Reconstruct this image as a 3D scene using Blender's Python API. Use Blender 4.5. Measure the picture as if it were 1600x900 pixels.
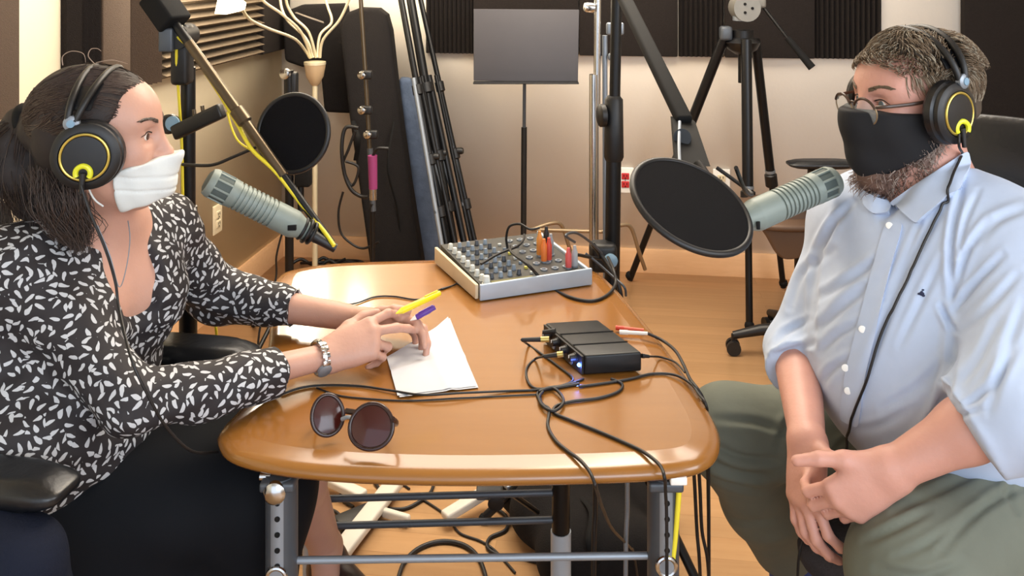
import bpy, bmesh, math, random
import numpy as np
from mathutils import Vector, Matrix, Euler

for o in list(bpy.data.objects):
    bpy.data.objects.remove(o)
S = bpy.context.scene
COL = S.collection
PI = math.pi

# ------------------------------------------------------------------ camera
F = 1400.0      # focal length in pixels of a 1600 wide frame
H = 1.47        # eye height
HY = -65.0      # row of the horizon
cam_d = bpy.data.cameras.new('camera')
cam_d.sensor_width = 36
cam_d.lens = 36 * F / 1600
cam_d.shift_y = -(450 - HY) / 1600
cam_d.clip_start = 0.05
cam = bpy.data.objects.new('camera', cam_d)
cam.location = (0, 0, H)
cam.rotation_euler = (PI / 2, 0, 0)
COL.objects.link(cam)
S.camera = cam

# ------------------------------------------------------------------ world, light, exposure
w = bpy.data.worlds.new('world'); S.world = w; w.use_nodes = True
w.node_tree.nodes['Background'].inputs[0].default_value = (0.80, 0.88, 1.0, 1)
w.node_tree.nodes['Background'].inputs[1].default_value = 1.5
S.view_settings.view_transform = 'Standard'
S.view_settings.look = 'None'
S.view_settings.gamma = 1
S.view_settings.use_curve_mapping = False
S.view_settings.exposure = 0.26

def area(name, loc, target, sx, sy, power, color):
    l = bpy.data.lights.new(name, 'AREA'); l.shape = 'RECTANGLE'
    l.size = sx; l.size_y = sy; l.energy = power; l.color = color
    o = bpy.data.objects.new(name, l); COL.objects.link(o)
    o.location = loc
    d = Vector(target) - Vector(loc)
    o.rotation_euler = d.to_track_quat('-Z', 'Y').to_euler()
    return o
area('daylight_window', (1.2, -1.9, 1.95), (0.0, 2.6, 0.7), 2.2, 1.5, 50, (0.80, 0.89, 1.0))
area('left_wall_fill_cool', (2.27, 0.3, 1.75), (-1.1, 3.1, 0.8), 1.4, 1.3, 36, (0.90, 0.94, 1.0))  # fill added from the right to brighten the left wall, source unseen
area('overhead_fill', (0.15, 2.95, 2.56), (0.15, 2.95, 0), 2.2, 1.3, 62, (1.0, 0.91, 0.80))  # overhead fill added to even out the room light, no fixture behind it
area('left_wall_fill_warm', (0.3, 2.6, 2.50), (-1.3, 3.2, 0.6), 1.2, 0.8, 36, (1.0, 0.84, 0.62))  # warm fill added from above, aimed to lift the left wall

# ------------------------------------------------------------------ pixel -> place
def P(px, py, Y):
    return Vector(((px - 800) * Y / F, Y, H - (py - HY) * Y / F))
def G(px, py, z):
    return P(px, py, F * (H - z) / (py - HY))

# ------------------------------------------------------------------ materials
def lin(c):
    return tuple(((v / 255) / 12.92 if v / 255 <= 0.04045 else ((v / 255 + 0.055) / 1.055) ** 2.4) for v in c) + (1.0,)
MATS = {}
def mat(name, rgb, rough=0.6, metal=0.0, var=0.12, scale=20.0, bump=0.0, bscale=None, spec=0.5, alpha=1.0, trans=0.0, emit=None, estr=0.0, sheen=0.0, sss=0.0, coat=0.0):
    if name in MATS: return MATS[name]
    m = bpy.data.materials.new(name); m.use_nodes = True
    nt = m.node_tree; b = nt.nodes['Principled BSDF']
    c = lin(rgb)
    tc = nt.nodes.new('ShaderNodeTexCoord')
    no = nt.nodes.new('ShaderNodeTexNoise'); no.inputs['Scale'].default_value = scale; no.inputs['Detail'].default_value = 4
    nt.links.new(tc.outputs['Object'], no.inputs['Vector'])
    mx = nt.nodes.new('ShaderNodeMix'); mx.data_type = 'RGBA'
    mx.inputs['A'].default_value = tuple(v * (1 - var) for v in c[:3]) + (1,)
    mx.inputs['B'].default_value = tuple(min(1, v * (1 + var)) for v in c[:3]) + (1,)
    nt.links.new(no.outputs['Fac'], mx.inputs['Factor'])
    nt.links.new(mx.outputs['Result'], b.inputs['Base Color'])
    b.inputs['Roughness'].default_value = rough
    b.inputs['Metallic'].default_value = metal
    b.inputs['Specular IOR Level'].default_value = spec
    if alpha < 1: b.inputs['Alpha'].default_value = alpha
    if trans: b.inputs['Transmission Weight'].default_value = trans
    if sheen: b.inputs['Sheen Weight'].default_value = sheen
    if coat: b.inputs['Coat Weight'].default_value = coat
    if sss:
        b.inputs['Subsurface Weight'].default_value = sss
        b.inputs['Subsurface Radius'].default_value = (0.02, 0.008, 0.004)
        b.inputs['Subsurface Scale'].default_value = 0.5
    if emit:
        b.inputs['Emission Color'].default_value = lin(emit); b.inputs['Emission Strength'].default_value = estr
    if bump:
        n2 = nt.nodes.new('ShaderNodeTexNoise'); n2.inputs['Scale'].default_value = bscale or scale * 4; n2.inputs['Detail'].default_value = 5
        nt.links.new(tc.outputs['Object'], n2.inputs['Vector'])
        bp = nt.nodes.new('ShaderNodeBump'); bp.inputs['Strength'].default_value = bump; bp.inputs['Distance'].default_value = 0.01
        nt.links.new(n2.outputs['Fac'], bp.inputs['Height'])
        nt.links.new(bp.outputs['Normal'], b.inputs['Normal'])
    MATS[name] = m
    return m

def wood_mat(name, rgb_a, rgb_b, rough, plank=None, stretch=(1.2, 14, 14), angle=0.0, coat=0.0, bumpy=0.03):
    m = bpy.data.materials.new(name); m.use_nodes = True
    nt = m.node_tree; b = nt.nodes['Principled BSDF']
    tc = nt.nodes.new('ShaderNodeTexCoord'); mp = nt.nodes.new('ShaderNodeMapping')
    mp.inputs['Rotation'].default_value = (0, 0, angle)
    nt.links.new(tc.outputs['Object'], mp.inputs['Vector'])
    m2 = nt.nodes.new('ShaderNodeMapping'); m2.inputs['Scale'].default_value = stretch
    nt.links.new(mp.outputs[0], m2.inputs['Vector'])
    no = nt.nodes.new('ShaderNodeTexNoise'); no.inputs['Scale'].default_value = 3.0; no.inputs['Detail'].default_value = 8; no.inputs['Roughness'].default_value = 0.65
    no.inputs['Distortion'].default_value = 0.6
    mx = nt.nodes.new('ShaderNodeMix'); mx.data_type = 'RGBA'
    mx.inputs['A'].default_value = lin(rgb_a); mx.inputs['B'].default_value = lin(rgb_b)
    nt.links.new(no.outputs['Fac'], mx.inputs['Factor'])
    col = mx.outputs['Result']
    if plank:
        br = nt.nodes.new('ShaderNodeTexBrick')
        br.inputs['Scale'].default_value = 1.0
        br.inputs['Brick Width'].default_value = plank[0]; br.inputs['Row Height'].default_value = plank[1]
        br.inputs['Mortar Size'].default_value = 0.0012; br.inputs['Mortar Smooth'].default_value = 0.3
        br.inputs['Color1'].default_value = (0.62, 0.62, 0.62, 1); br.inputs['Color2'].default_value = (1, 1, 1, 1)
        br.inputs['Mortar'].default_value = (0.50, 0.42, 0.34, 1)
        br.offset_frequency = 2; br.offset = 0.37
        nt.links.new(mp.outputs[0], br.inputs['Vector'])
        ml = nt.nodes.new('ShaderNodeMix'); ml.data_type = 'RGBA'; ml.blend_type = 'MULTIPLY'; ml.inputs['Factor'].default_value = 0.55
        nt.links.new(col, ml.inputs['A']); nt.links.new(br.outputs['Color'], ml.inputs['B'])
        col = ml.outputs['Result']
        # shift the grain on every plank
        va = nt.nodes.new('ShaderNodeVectorMath'); va.operation = 'MULTIPLY_ADD'
        nt.links.new(br.outputs['Color'], va.inputs[0]); va.inputs[1].default_value = (40, 7, 3)
        nt.links.new(m2.outputs[0], va.inputs[2]); nt.links.new(va.outputs[0], no.inputs['Vector'])
    else:
        nt.links.new(m2.outputs[0], no.inputs['Vector'])
    nt.links.new(col, b.inputs['Base Color'])
    b.inputs['Roughness'].default_value = rough
    b.inputs['Coat Weight'].default_value = coat
    b.inputs['Coat Roughness'].default_value = 0.12
    bp = nt.nodes.new('ShaderNodeBump'); bp.inputs['Strength'].default_value = bumpy; bp.inputs['Distance'].default_value = 0.01
    nt.links.new(no.outputs['Fac'], bp.inputs['Height']); nt.links.new(bp.outputs['Normal'], b.inputs['Normal'])
    MATS[name] = m
    return m

# ------------------------------------------------------------------ objects
def props(o, label=None, cat=None, group=None, kind=None):
    if label: o['label'] = label
    if cat: o['category'] = cat
    if group: o['group'] = group
    if kind: o['kind'] = kind
    return o
def thing(name, label, cat, loc=(0, 0, 0), group=None):
    o = bpy.data.objects.new(name, None); COL.objects.link(o)
    o.location = loc; o.empty_display_size = 0.05
    return props(o, label, cat, group)
def world_loc(o):
    v = Vector(o.location)
    p = o.parent
    while p: v = v + Vector(p.location) if False else v; p = p.parent
    return v
def attach(o, parent):
    if parent is None: return
    o.parent = parent
    # meshes hold world coordinates; only the root empty has a location
    r = parent
    while r.parent: r = r.parent
    if parent is r:
        o.matrix_parent_inverse = Matrix.Translation(-Vector(r.location))
def link_mesh(name, me, m, parent=None, sharp=0.7):
    me.materials.append(m)
    n = len(me.polygons)
    me.polygons.foreach_set('use_smooth', [True] * n)
    if sharp: me.set_sharp_from_angle(angle=sharp)
    o = bpy.data.objects.new(name, me); COL.objects.link(o)
    attach(o, parent)
    return o
def dup_tree(o, offset, label=None, group=None):
    c = o.copy(); COL.objects.link(c); c.location = Vector(o.location) + Vector(offset)
    if label: c['label'] = label
    if group: c['group'] = group
    def rec(src, dst):
        for ch in list(src.children):
            d = ch.copy(); COL.objects.link(d); d.parent = dst
            rec(ch, d)
    rec(o, c)
    return c

def frame(d, up=(0, 0, 1)):
    d = Vector(d).normalized(); u = Vector(up)
    if abs(d.dot(u)) > 0.98: u = Vector((1, 0, 0))
    a = d.cross(u).normalized(); b = a.cross(d).normalized()
    return a, b, d
def catmull(pts, n=8, closed=False):
    pts = [Vector(p) for p in pts]; out = []
    L = len(pts)
    if L < 3 and not closed: 
        return [pts[0].lerp(pts[-1], i / n) for i in range(n + 1)]
    rng = range(L) if closed else range(L - 1)
    for i in rng:
        if closed: p0, p1, p2, p3 = pts[(i - 1) % L], pts[i], pts[(i + 1) % L], pts[(i + 2) % L]
        else: p0, p1, p2, p3 = pts[max(i - 1, 0)], pts[i], pts[i + 1], pts[min(i + 2, L - 1)]
        for k in range(n):
            t = k / n
            out.append(0.5 * ((2 * p1) + (-p0 + p2) * t + (2 * p0 - 5 * p1 + 4 * p2 - p3) * t * t + (-p0 + 3 * p1 - 3 * p2 + p3) * t ** 3))
    if not closed: out.append(pts[-1])
    return out

class MB:
    def __init__(s): s.v = []; s.f = []
    def add(s, vs, fs):
        b = len(s.v); s.v += [tuple(v) for v in vs]; s.f += [tuple(b + i for i in f) for f in fs]; return s
    def box(s, c, size, ax=None, bev=0.0):
        c = Vector(c); a = ax or (Vector((1, 0, 0)), Vector((0, 1, 0)), Vector((0, 0, 1)))
        h = [x / 2 for x in size]
        bm = bmesh.new(); bmesh.ops.create_cube(bm, size=1.0)
        for v in bm.verts: v.co = Vector((v.co.x * size[0], v.co.y * size[1], v.co.z * size[2]))
        if bev: bmesh.ops.bevel(bm, geom=bm.edges[:] + bm.verts[:], offset=bev, segments=3, profile=0.5, affect='EDGES')
        bm.verts.index_update()
        vs = [c + a[0] * v.co.x + a[1] * v.co.y + a[2] * v.co.z for v in bm.verts]
        fs = [[v.index for v in f.verts] for f in bm.faces]
        bm.free()
        # orientation for left handed axes
        if a[0].cross(a[1]).dot(a[2]) < 0: fs = [f[::-1] for f in fs]
        return s.add(vs, fs)
    def tube(s, pts, r, segs=10, closed=False, cap=True, flat=1.0, up=(0, 0, 1)):
        pts = [Vector(p) for p in pts]; n = len(pts)
        rs = r if isinstance(r, (list, tuple)) else [r] * n
        vs = []; prev = None
        for i, p in enumerate(pts):
            if closed: d = pts[(i + 1) % n] - pts[i - 1]
            else: d = pts[min(i + 1, n - 1)] - pts[max(i - 1, 0)]
            if d.length < 1e-9: d = Vector((0, 0, 1))
            d.normalize()
            if prev is None: a, b, _ = frame(d, up)
            else:
                a = prev - d * prev.dot(d)
                if a.length < 1e-6: a, b, _ = frame(d, up)
                a.normalize(); b = d.cross(a)
            if prev is None: b = d.cross(a)
            prev = a
            for k in range(segs):
                t = 2 * PI * k / segs
                vs.append(p + a * (math.cos(t) * rs[i]) + b * (math.sin(t) * rs[i] * flat))
        fs = []
        m = n if closed else n - 1
        for i in range(m):
            j = (i + 1) % n
            for k in range(segs):
                l = (k + 1) % segs
                fs.append((i * segs + k, i * segs + l, j * segs + l, j * segs + k))
        if cap and not closed:
            fs.append(tuple(range(segs - 1, -1, -1))); fs.append(tuple((n - 1) * segs + k for k in range(segs)))
        return s.add(vs, fs)
    def cyl(s, a, b, r, r2=None, segs=20):
        return s.tube([a, b], [r, r if r2 is None else r2], segs)
    def lathe(s, origin, axis, prof, segs=32, closed=False):
        # prof: list of (distance along the axis, radius)
        a, b, d = frame(axis); o = Vector(origin); vs = []; fs = []
        n = len(prof)
        for (h, r) in prof:
            for k in range(segs):
                t = 2 * PI * k / segs
                vs.append(o + d * h + (a * math.cos(t) + d.cross(a) * math.sin(t)) * max(r, 1e-5))
        for i in range(n if closed else n - 1):
            j = (i + 1) % n
            for k in range(segs):
                l = (k + 1) % segs
                fs.append((i * segs + k, i * segs + l, j * segs + l, j * segs + k))
        if not closed:
            fs.append(tuple(range(segs - 1, -1, -1))); fs.append(tuple((n - 1) * segs + k for k in range(segs)))
        return s.add(vs, fs)
    def ring(s, c, axis, R, r, segs=40, rs=10, flat=1.0):
        a, b, d = frame(axis); c = Vector(c)
        pts = [c + (a * math.cos(2 * PI * k / segs) + b * math.sin(2 * PI * k / segs)) * R for k in range(segs)]
        return s.tube(pts, r, rs, closed=True, up=axis)
    def sphere(s, c, r, n=16, sc=(1, 1, 1)):
        prof = []
        c = Vector(c); vs = []; fs = []
        for i in range(n // 2 + 1):
            ph = PI * i / (n // 2)
            for k in range(n):
                t = 2 * PI * k / n
                vs.append(c + Vector((math.sin(ph) * math.cos(t) * r * sc[0], math.sin(ph) * math.sin(t) * r * sc[1], math.cos(ph) * r * sc[2])))
        for i in range(n // 2):
            for k in range(n):
                l = (k + 1) % n
                fs.append((i * n + k, (i + 1) * n + k, (i + 1) * n + l, i * n + l))
        return s.add(vs, fs)
    def prism(s, outline, vec, inset=0.0):
        # outline: 3-D points of a planar loop, extruded by vec
        n = len(outline); o = [Vector(p) for p in outline]; vec = Vector(vec)
        vs = o + [p + vec for p in o]
        nrm = Vector((0, 0, 0))
        for i in range(n): nrm += o[i].cross(o[(i + 1) % n])
        fs = [tuple(range(n - 1, -1, -1)), tuple(range(n, 2 * n))] + [(i, (i + 1) % n, n + (i + 1) % n, n + i) for i in range(n)]
        if nrm.dot(vec) < 0: fs = [f[::-1] for f in fs]
        return s.add(vs, fs)
    def build(s, name, m, parent=None, sharp=0.7, merge=False, bevel=0.0):
        me = bpy.data.meshes.new(name); me.from_pydata(s.v, [], s.f); me.update()
        if merge or bevel:
            bm = bmesh.new(); bm.from_mesh(me); bmesh.ops.remove_doubles(bm, verts=bm.verts, dist=1e-5)
            if bevel:
                ed = [e for e in bm.edges if len(e.link_faces) == 2 and e.calc_face_angle(0) > 0.9]
                bmesh.ops.bevel(bm, geom=ed, offset=bevel, segments=3, profile=0.5, affect='EDGES')
            bm.to_mesh(me); bm.free()
        return link_mesh(name, me, m, parent, sharp)

# ------------------------------------------------------------------ blended volumes -> one skin
class Field:
    def __init__(s, h=0.004): s.h = h; s.ops = []
    def _bb(s, pts, r):
        a = np.array([[p[0], p[1], p[2]] for p in pts]); return a.min(0) - r, a.max(0) + r
    def cap(s, a, b, ra, rb=None, k=0.02, mode='u', flat=None, cuts=(), off=0.0):
        rb = ra if rb is None else rb
        a = np.array(a, float); b = np.array(b, float)
        lo, hi = s._bb([a, b], max(ra, rb) * (1.0 if not flat else 1.3))
        ba = b - a; L2 = max(ba.dot(ba), 1e-12)
        if flat:
            n = np.array(flat[0], float); n /= np.linalg.norm(n); fs = flat[1]
        def fn(X, Y, Z):
            if flat:
                q = ((X - a[0]) * n[0] + (Y - a[1]) * n[1] + (Z - a[2]) * n[2]) * (1 / fs - 1)
                # measure from the segment's own plane
                px, py, pz = X + q * n[0] - a[0], Y + q * n[1] - a[1], Z + q * n[2] - a[2]
                bb = ba + (ba.dot(n)) * (1 / fs - 1) * n
                l2 = bb.dot(bb) + 1e-12
                t = np.clip((px * bb[0] + py * bb[1] + pz * bb[2]) / l2, 0, 1)
                return (np.sqrt((px - t * bb[0]) ** 2 + (py - t * bb[1]) ** 2 + (pz - t * bb[2]) ** 2) - (ra + (rb - ra) * t)) * min(1, fs * 1.2)
            px, py, pz = X - a[0], Y - a[1], Z - a[2]
            t = np.clip((px * ba[0] + py * ba[1] + pz * ba[2]) / L2, 0, 1)
            return np.sqrt((px - t * ba[0]) ** 2 + (py - t * ba[1]) ** 2 + (pz - t * ba[2]) ** 2) - (ra + (rb - ra) * t)
        s.ops.append((fn, lo, hi, k, mode, cuts)); return s
    def chain(s, pts, rs, k=0.02, **kw):
        for i in range(len(pts) - 1): s.cap(pts[i], pts[i + 1], rs[i], rs[i + 1], k, **kw)
        return s
    def ell(s, c, r, R=None, k=0.02, mode='u', cuts=()):
        c = np.array(c, float); r = np.array(r, float); R = np.eye(3) if R is None else np.array(R, float)
        ext = np.sqrt(((R * r[None, :]) ** 2).sum(1))
        def fn(X, Y, Z):
            dx, dy, dz = X - c[0], Y - c[1], Z - c[2]
            u = [(dx * R[0, i] + dy * R[1, i] + dz * R[2, i]) for i in range(3)]
            k0 = np.sqrt((u[0] / r[0]) ** 2 + (u[1] / r[1]) ** 2 + (u[2] / r[2]) ** 2)
            k1 = np.sqrt((u[0] / r[0] ** 2) ** 2 + (u[1] / r[1] ** 2) ** 2 + (u[2] / r[2] ** 2) ** 2) + 1e-9
            return k0 * (k0 - 1) / k1
        s.ops.append((fn, c - ext, c + ext, k, mode, cuts)); return s
    def cut(s, p, n, k=0.0):
        p = np.array(p, float); n = np.array(n, float); n /= np.linalg.norm(n)
        s.ops.append((lambda X, Y, Z: (X - p[0]) * n[0] + (Y - p[1]) * n[1] + (Z - p[2]) * n[2], None, None, k, 'i', ())); return s
    def build(s, name, m, parent=None, disp=None, smooth=1, sharp=None):
        h = s.h
        us = [o for o in s.ops if o[4] == 'u']
        lo = np.min([o[1] for o in us], 0) - 4 * h - 0.02; hi = np.max([o[2] for o in us], 0) + 4 * h + 0.02
        n = np.ceil((hi - lo) / h).astype(int) + 1
        V = np.full(n, 1.0, np.float32)
        ax = [(lo[i] + h * np.arange(n[i])).astype(np.float32) for i in range(3)]
        for fn, a, b, k, mode, cuts in s.ops:
            if a is None: i0 = [0, 0, 0]; i1 = list(n)
            else:
                pad = k + 3 * h
                i0 = np.clip(np.floor((a - pad - lo) / h).astype(int), 0, n); i1 = np.clip(np.ceil((b + pad - lo) / h).astype(int) + 1, 0, n)
            if any(i1[i] <= i0[i] for i in range(3)): continue
            X = ax[0][i0[0]:i1[0]][:, None, None]; Y = ax[1][i0[1]:i1[1]][None, :, None]; Z = ax[2][i0[2]:i1[2]][None, None, :]
            d = fn(X, Y, Z).astype(np.float32)
            for cp, cn in cuts:
                cn = np.array(cn, float); cn = cn / np.linalg.norm(cn)
                d = np.maximum(d, ((X - cp[0]) * cn[0] + (Y - cp[1]) * cn[1] + (Z - cp[2]) * cn[2]).astype(np.float32))
            sl = (slice(i0[0], i1[0]), slice(i0[1], i1[1]), slice(i0[2], i1[2]))
            A = V[sl]
            if mode == 'u':
                if k > 0:
                    t = np.clip(0.5 + 0.5 * (A - d) / k, 0, 1); V[sl] = A * (1 - t) + d * t - k * t * (1 - t)
                else: V[sl] = np.minimum(A, d)
            else:
                if mode == 's': d = -d
                if k > 0:
                    t = np.clip(0.5 - 0.5 * (A - d) / k, 0, 1); V[sl] = A * (1 - t) + d * t + k * t * (1 - t)
                else: V[sl] = np.maximum(A, d)
        V[0] = V[-1] = 1; V[:, 0] = V[:, -1] = 1; V[:, :, 0] = V[:, :, -1] = 1
        B = V < 0
        c = [B[i:n[0] - 1 + i, j:n[1] - 1 + j, k:n[2] - 1 + k] for i in (0, 1) for j in (0, 1) for k in (0, 1)]
        al = c[0].copy(); an = c[0].copy()
        for q in c[1:]: al &= q; an |= q
        act = an & ~al
        I = np.argwhere(act)
        idx = np.full(act.shape, -1, np.int32); idx[act] = np.arange(len(I))
        corner = np.array([(i, j, k) for i in (0, 1) for j in (0, 1) for k in (0, 1)])
        cv = [V[I[:, 0] + q[0], I[:, 1] + q[1], I[:, 2] + q[2]] for q in corner]
        acc = np.zeros((len(I), 3)); cnt = np.zeros(len(I))
        for e0 in range(8):
            for e1 in range(e0 + 1, 8):
                if np.abs(corner[e0] - corner[e1]).sum() != 1: continue
                a, b = cv[e0], cv[e1]; msk = (a < 0) != (b < 0)
                t = np.where(msk, a / np.where(msk, a - b, 1), 0)
                pt = corner[e0][None, :] + t[:, None] * (corner[e1] - corner[e0])[None, :]
                acc[msk] += pt[msk]; cnt[msk] += 1
        co = (I + acc / cnt[:, None]) * h + lo
        quads = []
        for axn in range(3):
            sh = [slice(None)] * 3; s0 = list(sh); s1 = list(sh)
            s0[axn] = slice(0, -1); s1[axn] = slice(1, None)
            E = B[tuple(s0)] != B[tuple(s1)]
            J = np.argwhere(E)
            u, v = [(1, 2), (2, 0), (0, 1)][axn]
            J = J[(J[:, u] > 0) & (J[:, v] > 0) & (J[:, u] < n[u] - 1) & (J[:, v] < n[v] - 1)]
            def cell(du, dv):
                K = J.copy(); K[:, u] -= du; K[:, v] -= dv
                return idx[K[:, 0], K[:, 1], K[:, 2]]
            q = np.stack([cell(1, 1), cell(0, 1), cell(0, 0), cell(1, 0)], 1)
            neg = B[J[:, 0], J[:, 1], J[:, 2]]
            q[~neg] = q[~neg][:, ::-1]
            quads.append(q)
        Q = np.concatenate(quads); Q = Q[(Q >= 0).all(1)]
        # light smoothing along quad edges
        e = np.concatenate([Q[:, [0, 1]], Q[:, [1, 2]], Q[:, [2, 3]], Q[:, [3, 0]]])
        for it in range(smooth):
            sm = np.zeros_like(co); ct = np.zeros(len(co))
            for d in range(3): sm[:, d] = np.bincount(e[:, 0], co[e[:, 1], d], len(co)) + np.bincount(e[:, 1], co[e[:, 0], d], len(co))
            ct = np.bincount(e[:, 0], minlength=len(co)) + np.bincount(e[:, 1], minlength=len(co))
            co = co * 0.5 + 0.5 * sm / np.maximum(ct, 1)[:, None]
        if disp is not None:
            fn_ = np.cross(co[Q[:, 2]] - co[Q[:, 0]], co[Q[:, 3]] - co[Q[:, 1]])
            nr = np.zeros_like(co)
            for q in range(4):
                for d in range(3): nr[:, d] += np.bincount(Q[:, q], fn_[:, d], len(co))
            nr /= np.linalg.norm(nr, axis=1)[:, None] + 1e-12
            co = co + nr * disp(co, nr)[:, None]
        me = bpy.data.meshes.new(name)
        me.vertices.add(len(co)); me.vertices.foreach_set('co', co.astype(np.float32).ravel())
        me.loops.add(Q.size); me.loops.foreach_set('vertex_index', Q.astype(np.int32).ravel())
        me.polygons.add(len(Q)); me.polygons.foreach_set('loop_start', np.arange(0, Q.size, 4, dtype=np.int32))
        me.update(calc_edges=True); me.validate()
        del V, B
        return link_mesh(name, me, m, parent, sharp)

from mathutils.bvhtree import BVHTree
def bvh(*objs):
    vs = []; fs = []
    for o in objs:
        b = len(vs); vs += [v.co.copy() for v in o.data.vertices]; fs += [tuple(b + i for i in p.vertices) for p in o.data.polygons]
    return BVHTree.FromPolygons(vs, fs)
def surf(tree, px, py, off=0.0, far=None):
    # the point of a surface that lies behind a pixel of the photograph, lifted off along its normal
    d = (P(px, py, 1.0) - Vector((0, 0, H))).normalized()
    h = tree.ray_cast(Vector((0, 0, H)), d)
    if h[0] is None: return None
    n = h[1]
    if n.dot(d) > 0: n = -n
    return h[0] + n * off
def patch(name, tree, poly, m, parent, off=0.002, thick=0.002, cuts=4):
    # thin cloth piece lying on a surface
    bm = bmesh.new(); vs = [bm.verts.new((x, y, 0)) for x, y in poly]; bm.faces.new(vs)
    bmesh.ops.triangulate(bm, faces=bm.faces[:])
    for _ in range(cuts): bmesh.ops.subdivide_edges(bm, edges=bm.edges[:], cuts=1, use_grid_fill=True)
    bad = []; nrm = {}
    for v in bm.verts:
        d = (P(v.co.x, v.co.y, 1.0) - Vector((0, 0, H))).normalized(); h = tree.ray_cast(Vector((0, 0, H)), d)
        if h[0] is None: bad.append(v); continue
        n = h[1] if h[1].dot(d) < 0 else -h[1]
        n = (n - d * 0.8).normalized()
        v.co = h[0] + n * off; nrm[v] = n
    bmesh.ops.delete(bm, geom=bad, context='VERTS')
    for _ in range(12):
        new = {v: sum((e.other_vert(v).co for e in v.link_edges), Vector()) / max(1, len(v.link_edges)) for v in bm.verts}
        bnd = {v for e in bm.edges if e.is_boundary for v in e.verts}
        for v in bm.verts:
            if v in bnd:
                nb = [e.other_vert(v).co for e in v.link_edges if e.is_boundary]
                v.co = v.co * 0.7 + sum(nb, Vector()) / len(nb) * 0.3 if len(nb) == 2 else v.co
            else: v.co = v.co * 0.4 + new[v] * 0.6
    bm.verts.index_update(); vl = list(bm.verts); N0 = len(vl)
    top = [v.co.copy() for v in vl]; bot = [v.co - nrm[v] * (thick + off * 0.9) for v in vl]; fs = []
    for f_ in bm.faces:
        f_.normal_update(); idx_ = [v.index for v in f_.verts]
        flip = f_.normal.dot(nrm[f_.verts[0]]) < 0
        if flip: idx_ = idx_[::-1]
        fs.append(tuple(idx_)); fs.append(tuple(i + N0 for i in idx_[::-1]))
    for e in bm.edges:
        if e.is_boundary: i, j = e.verts[0].index, e.verts[1].index; fs.append((i, j, j + N0, i + N0))
    bm.free()
    me = bpy.data.meshes.new(name); me.from_pydata([tuple(v) for v in top + bot], [], fs); me.update()
    bm = bmesh.new(); bm.from_mesh(me); bmesh.ops.recalc_face_normals(bm, faces=bm.faces); bm.to_mesh(me); bm.free()
    return link_mesh(name, me, m, parent, 0.9)

def snoise(seed, n=10, fmin=5, fmax=30):
    # sum of random plane waves: a cheap smooth 3-D noise for numpy points
    r = np.random.RandomState(seed); K = r.normal(size=(n, 3)); K /= np.linalg.norm(K, axis=1)[:, None]
    K *= r.uniform(fmin, fmax, n)[:, None]; ph = r.uniform(0, 6.28, n)
    return lambda co: np.sin(co @ K.T + ph).sum(1) / math.sqrt(n)

def strands(name, paths, r, m, parent, segs=3):
    # many thin hair tubes as one mesh
    vs = []; fs = []
    for p in paths:
        n = len(p); b = len(vs); a = None
        for i in range(n):
            d = p[min(i + 1, n - 1)] - p[max(i - 1, 0)]
            if a is None: a, _, _ = frame(d)
            a = (a - d * (a.dot(d) / max(d.length_squared, 1e-12)))
            if a.length < 1e-9: a, _, _ = frame(d)
            a.normalize(); bb = a.cross(d).normalized()
            rr = r * (1 - 0.75 * (i / (n - 1)) ** 3)
            for k in range(segs):
                t = 2 * PI * k / segs
                vs.append(p[i] + a * (math.cos(t) * rr) + bb * (math.sin(t) * rr))
        for i in range(n - 1):
            for k in range(segs):
                l = (k + 1) % segs
                fs.append((b + i * segs + k, b + i * segs + l, b + (i + 1) * segs + l, b + (i + 1) * segs + k))
    me = bpy.data.meshes.new(name); me.from_pydata([tuple(v) for v in vs], [], fs); me.update()
    return link_mesh(name, me, m, parent, None)
# ================================================================== MATERIALS
M_wall = mat('warm_wall', (236, 228, 216), 0.85, var=0.03, scale=1.5, bump=0.05, bscale=60)
M_wall_left = mat('yellow_wall', (240, 230, 204), 0.85, var=0.04, scale=1.5, bump=0.05, bscale=60)
M_ceil = mat('ceiling_white', (225, 220, 210), 0.9, var=0.02)
M_floor = wood_mat('maple_floor', (184, 138, 94), (212, 172, 126), 0.38, plank=(0.9, 0.083), stretch=(1.0, 12, 12), angle=math.radians(7.5), coat=0.15)
M_base = wood_mat('baseboard_wood', (204, 158, 114), (222, 180, 138), 0.5, stretch=(1.2, 20, 20))
M_table = wood_mat('table_wood', (134, 86, 35), (148, 99, 43), 0.24, stretch=(0.9, 9, 9), coat=0.35, bumpy=0.008)
M_foam = mat('charcoal_foam', (36, 31, 29), 0.95, var=0.25, scale=120, bump=0.4, bscale=400, spec=0.2)
M_foam_b = mat('brown_foam', (76, 61, 49), 0.95, var=0.2, scale=120, bump=0.4, bscale=400)
M_foam_lit = mat('lit_tan_foam', (104, 90, 72), 0.95, var=0.2, scale=120, bump=0.4, bscale=400)  # lamplight on the ridges put into the foam colour as tan
M_black = mat('black_metal', (18, 18, 20), 0.36, 0.3, var=0.1)
M_blackp = mat('black_plastic', (16, 16, 18), 0.45, var=0.1)
M_blackm = mat('matt_black', (13, 13, 14), 0.8, var=0.15, spec=0.25)
M_bronze = mat('bronze_tube', (92, 80, 64), 0.32, 0.75, var=0.1)
M_chrome = mat('chrome', (200, 200, 200), 0.18, 1.0, var=0.04)
M_steel = mat('satin_steel', (140, 148, 158), 0.42, 0.5, var=0.06)
M_grey = mat('grey_metal', (78, 83, 90), 0.45, 0.35, var=0.08)
M_lightgrey = mat('light_grey_paint', (176, 184, 192), 0.45, 0.1, var=0.05)
M_micgrey = mat('microphone_beige_grey', (122, 132, 126), 0.5, 0.1, var=0.06)
M_micdark = mat('microphone_slot', (74, 84, 82), 0.7, 0.1, var=0.1)
M_rubber = mat('cable_rubber', (20, 18, 19), 0.5, var=0.1)
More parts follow.
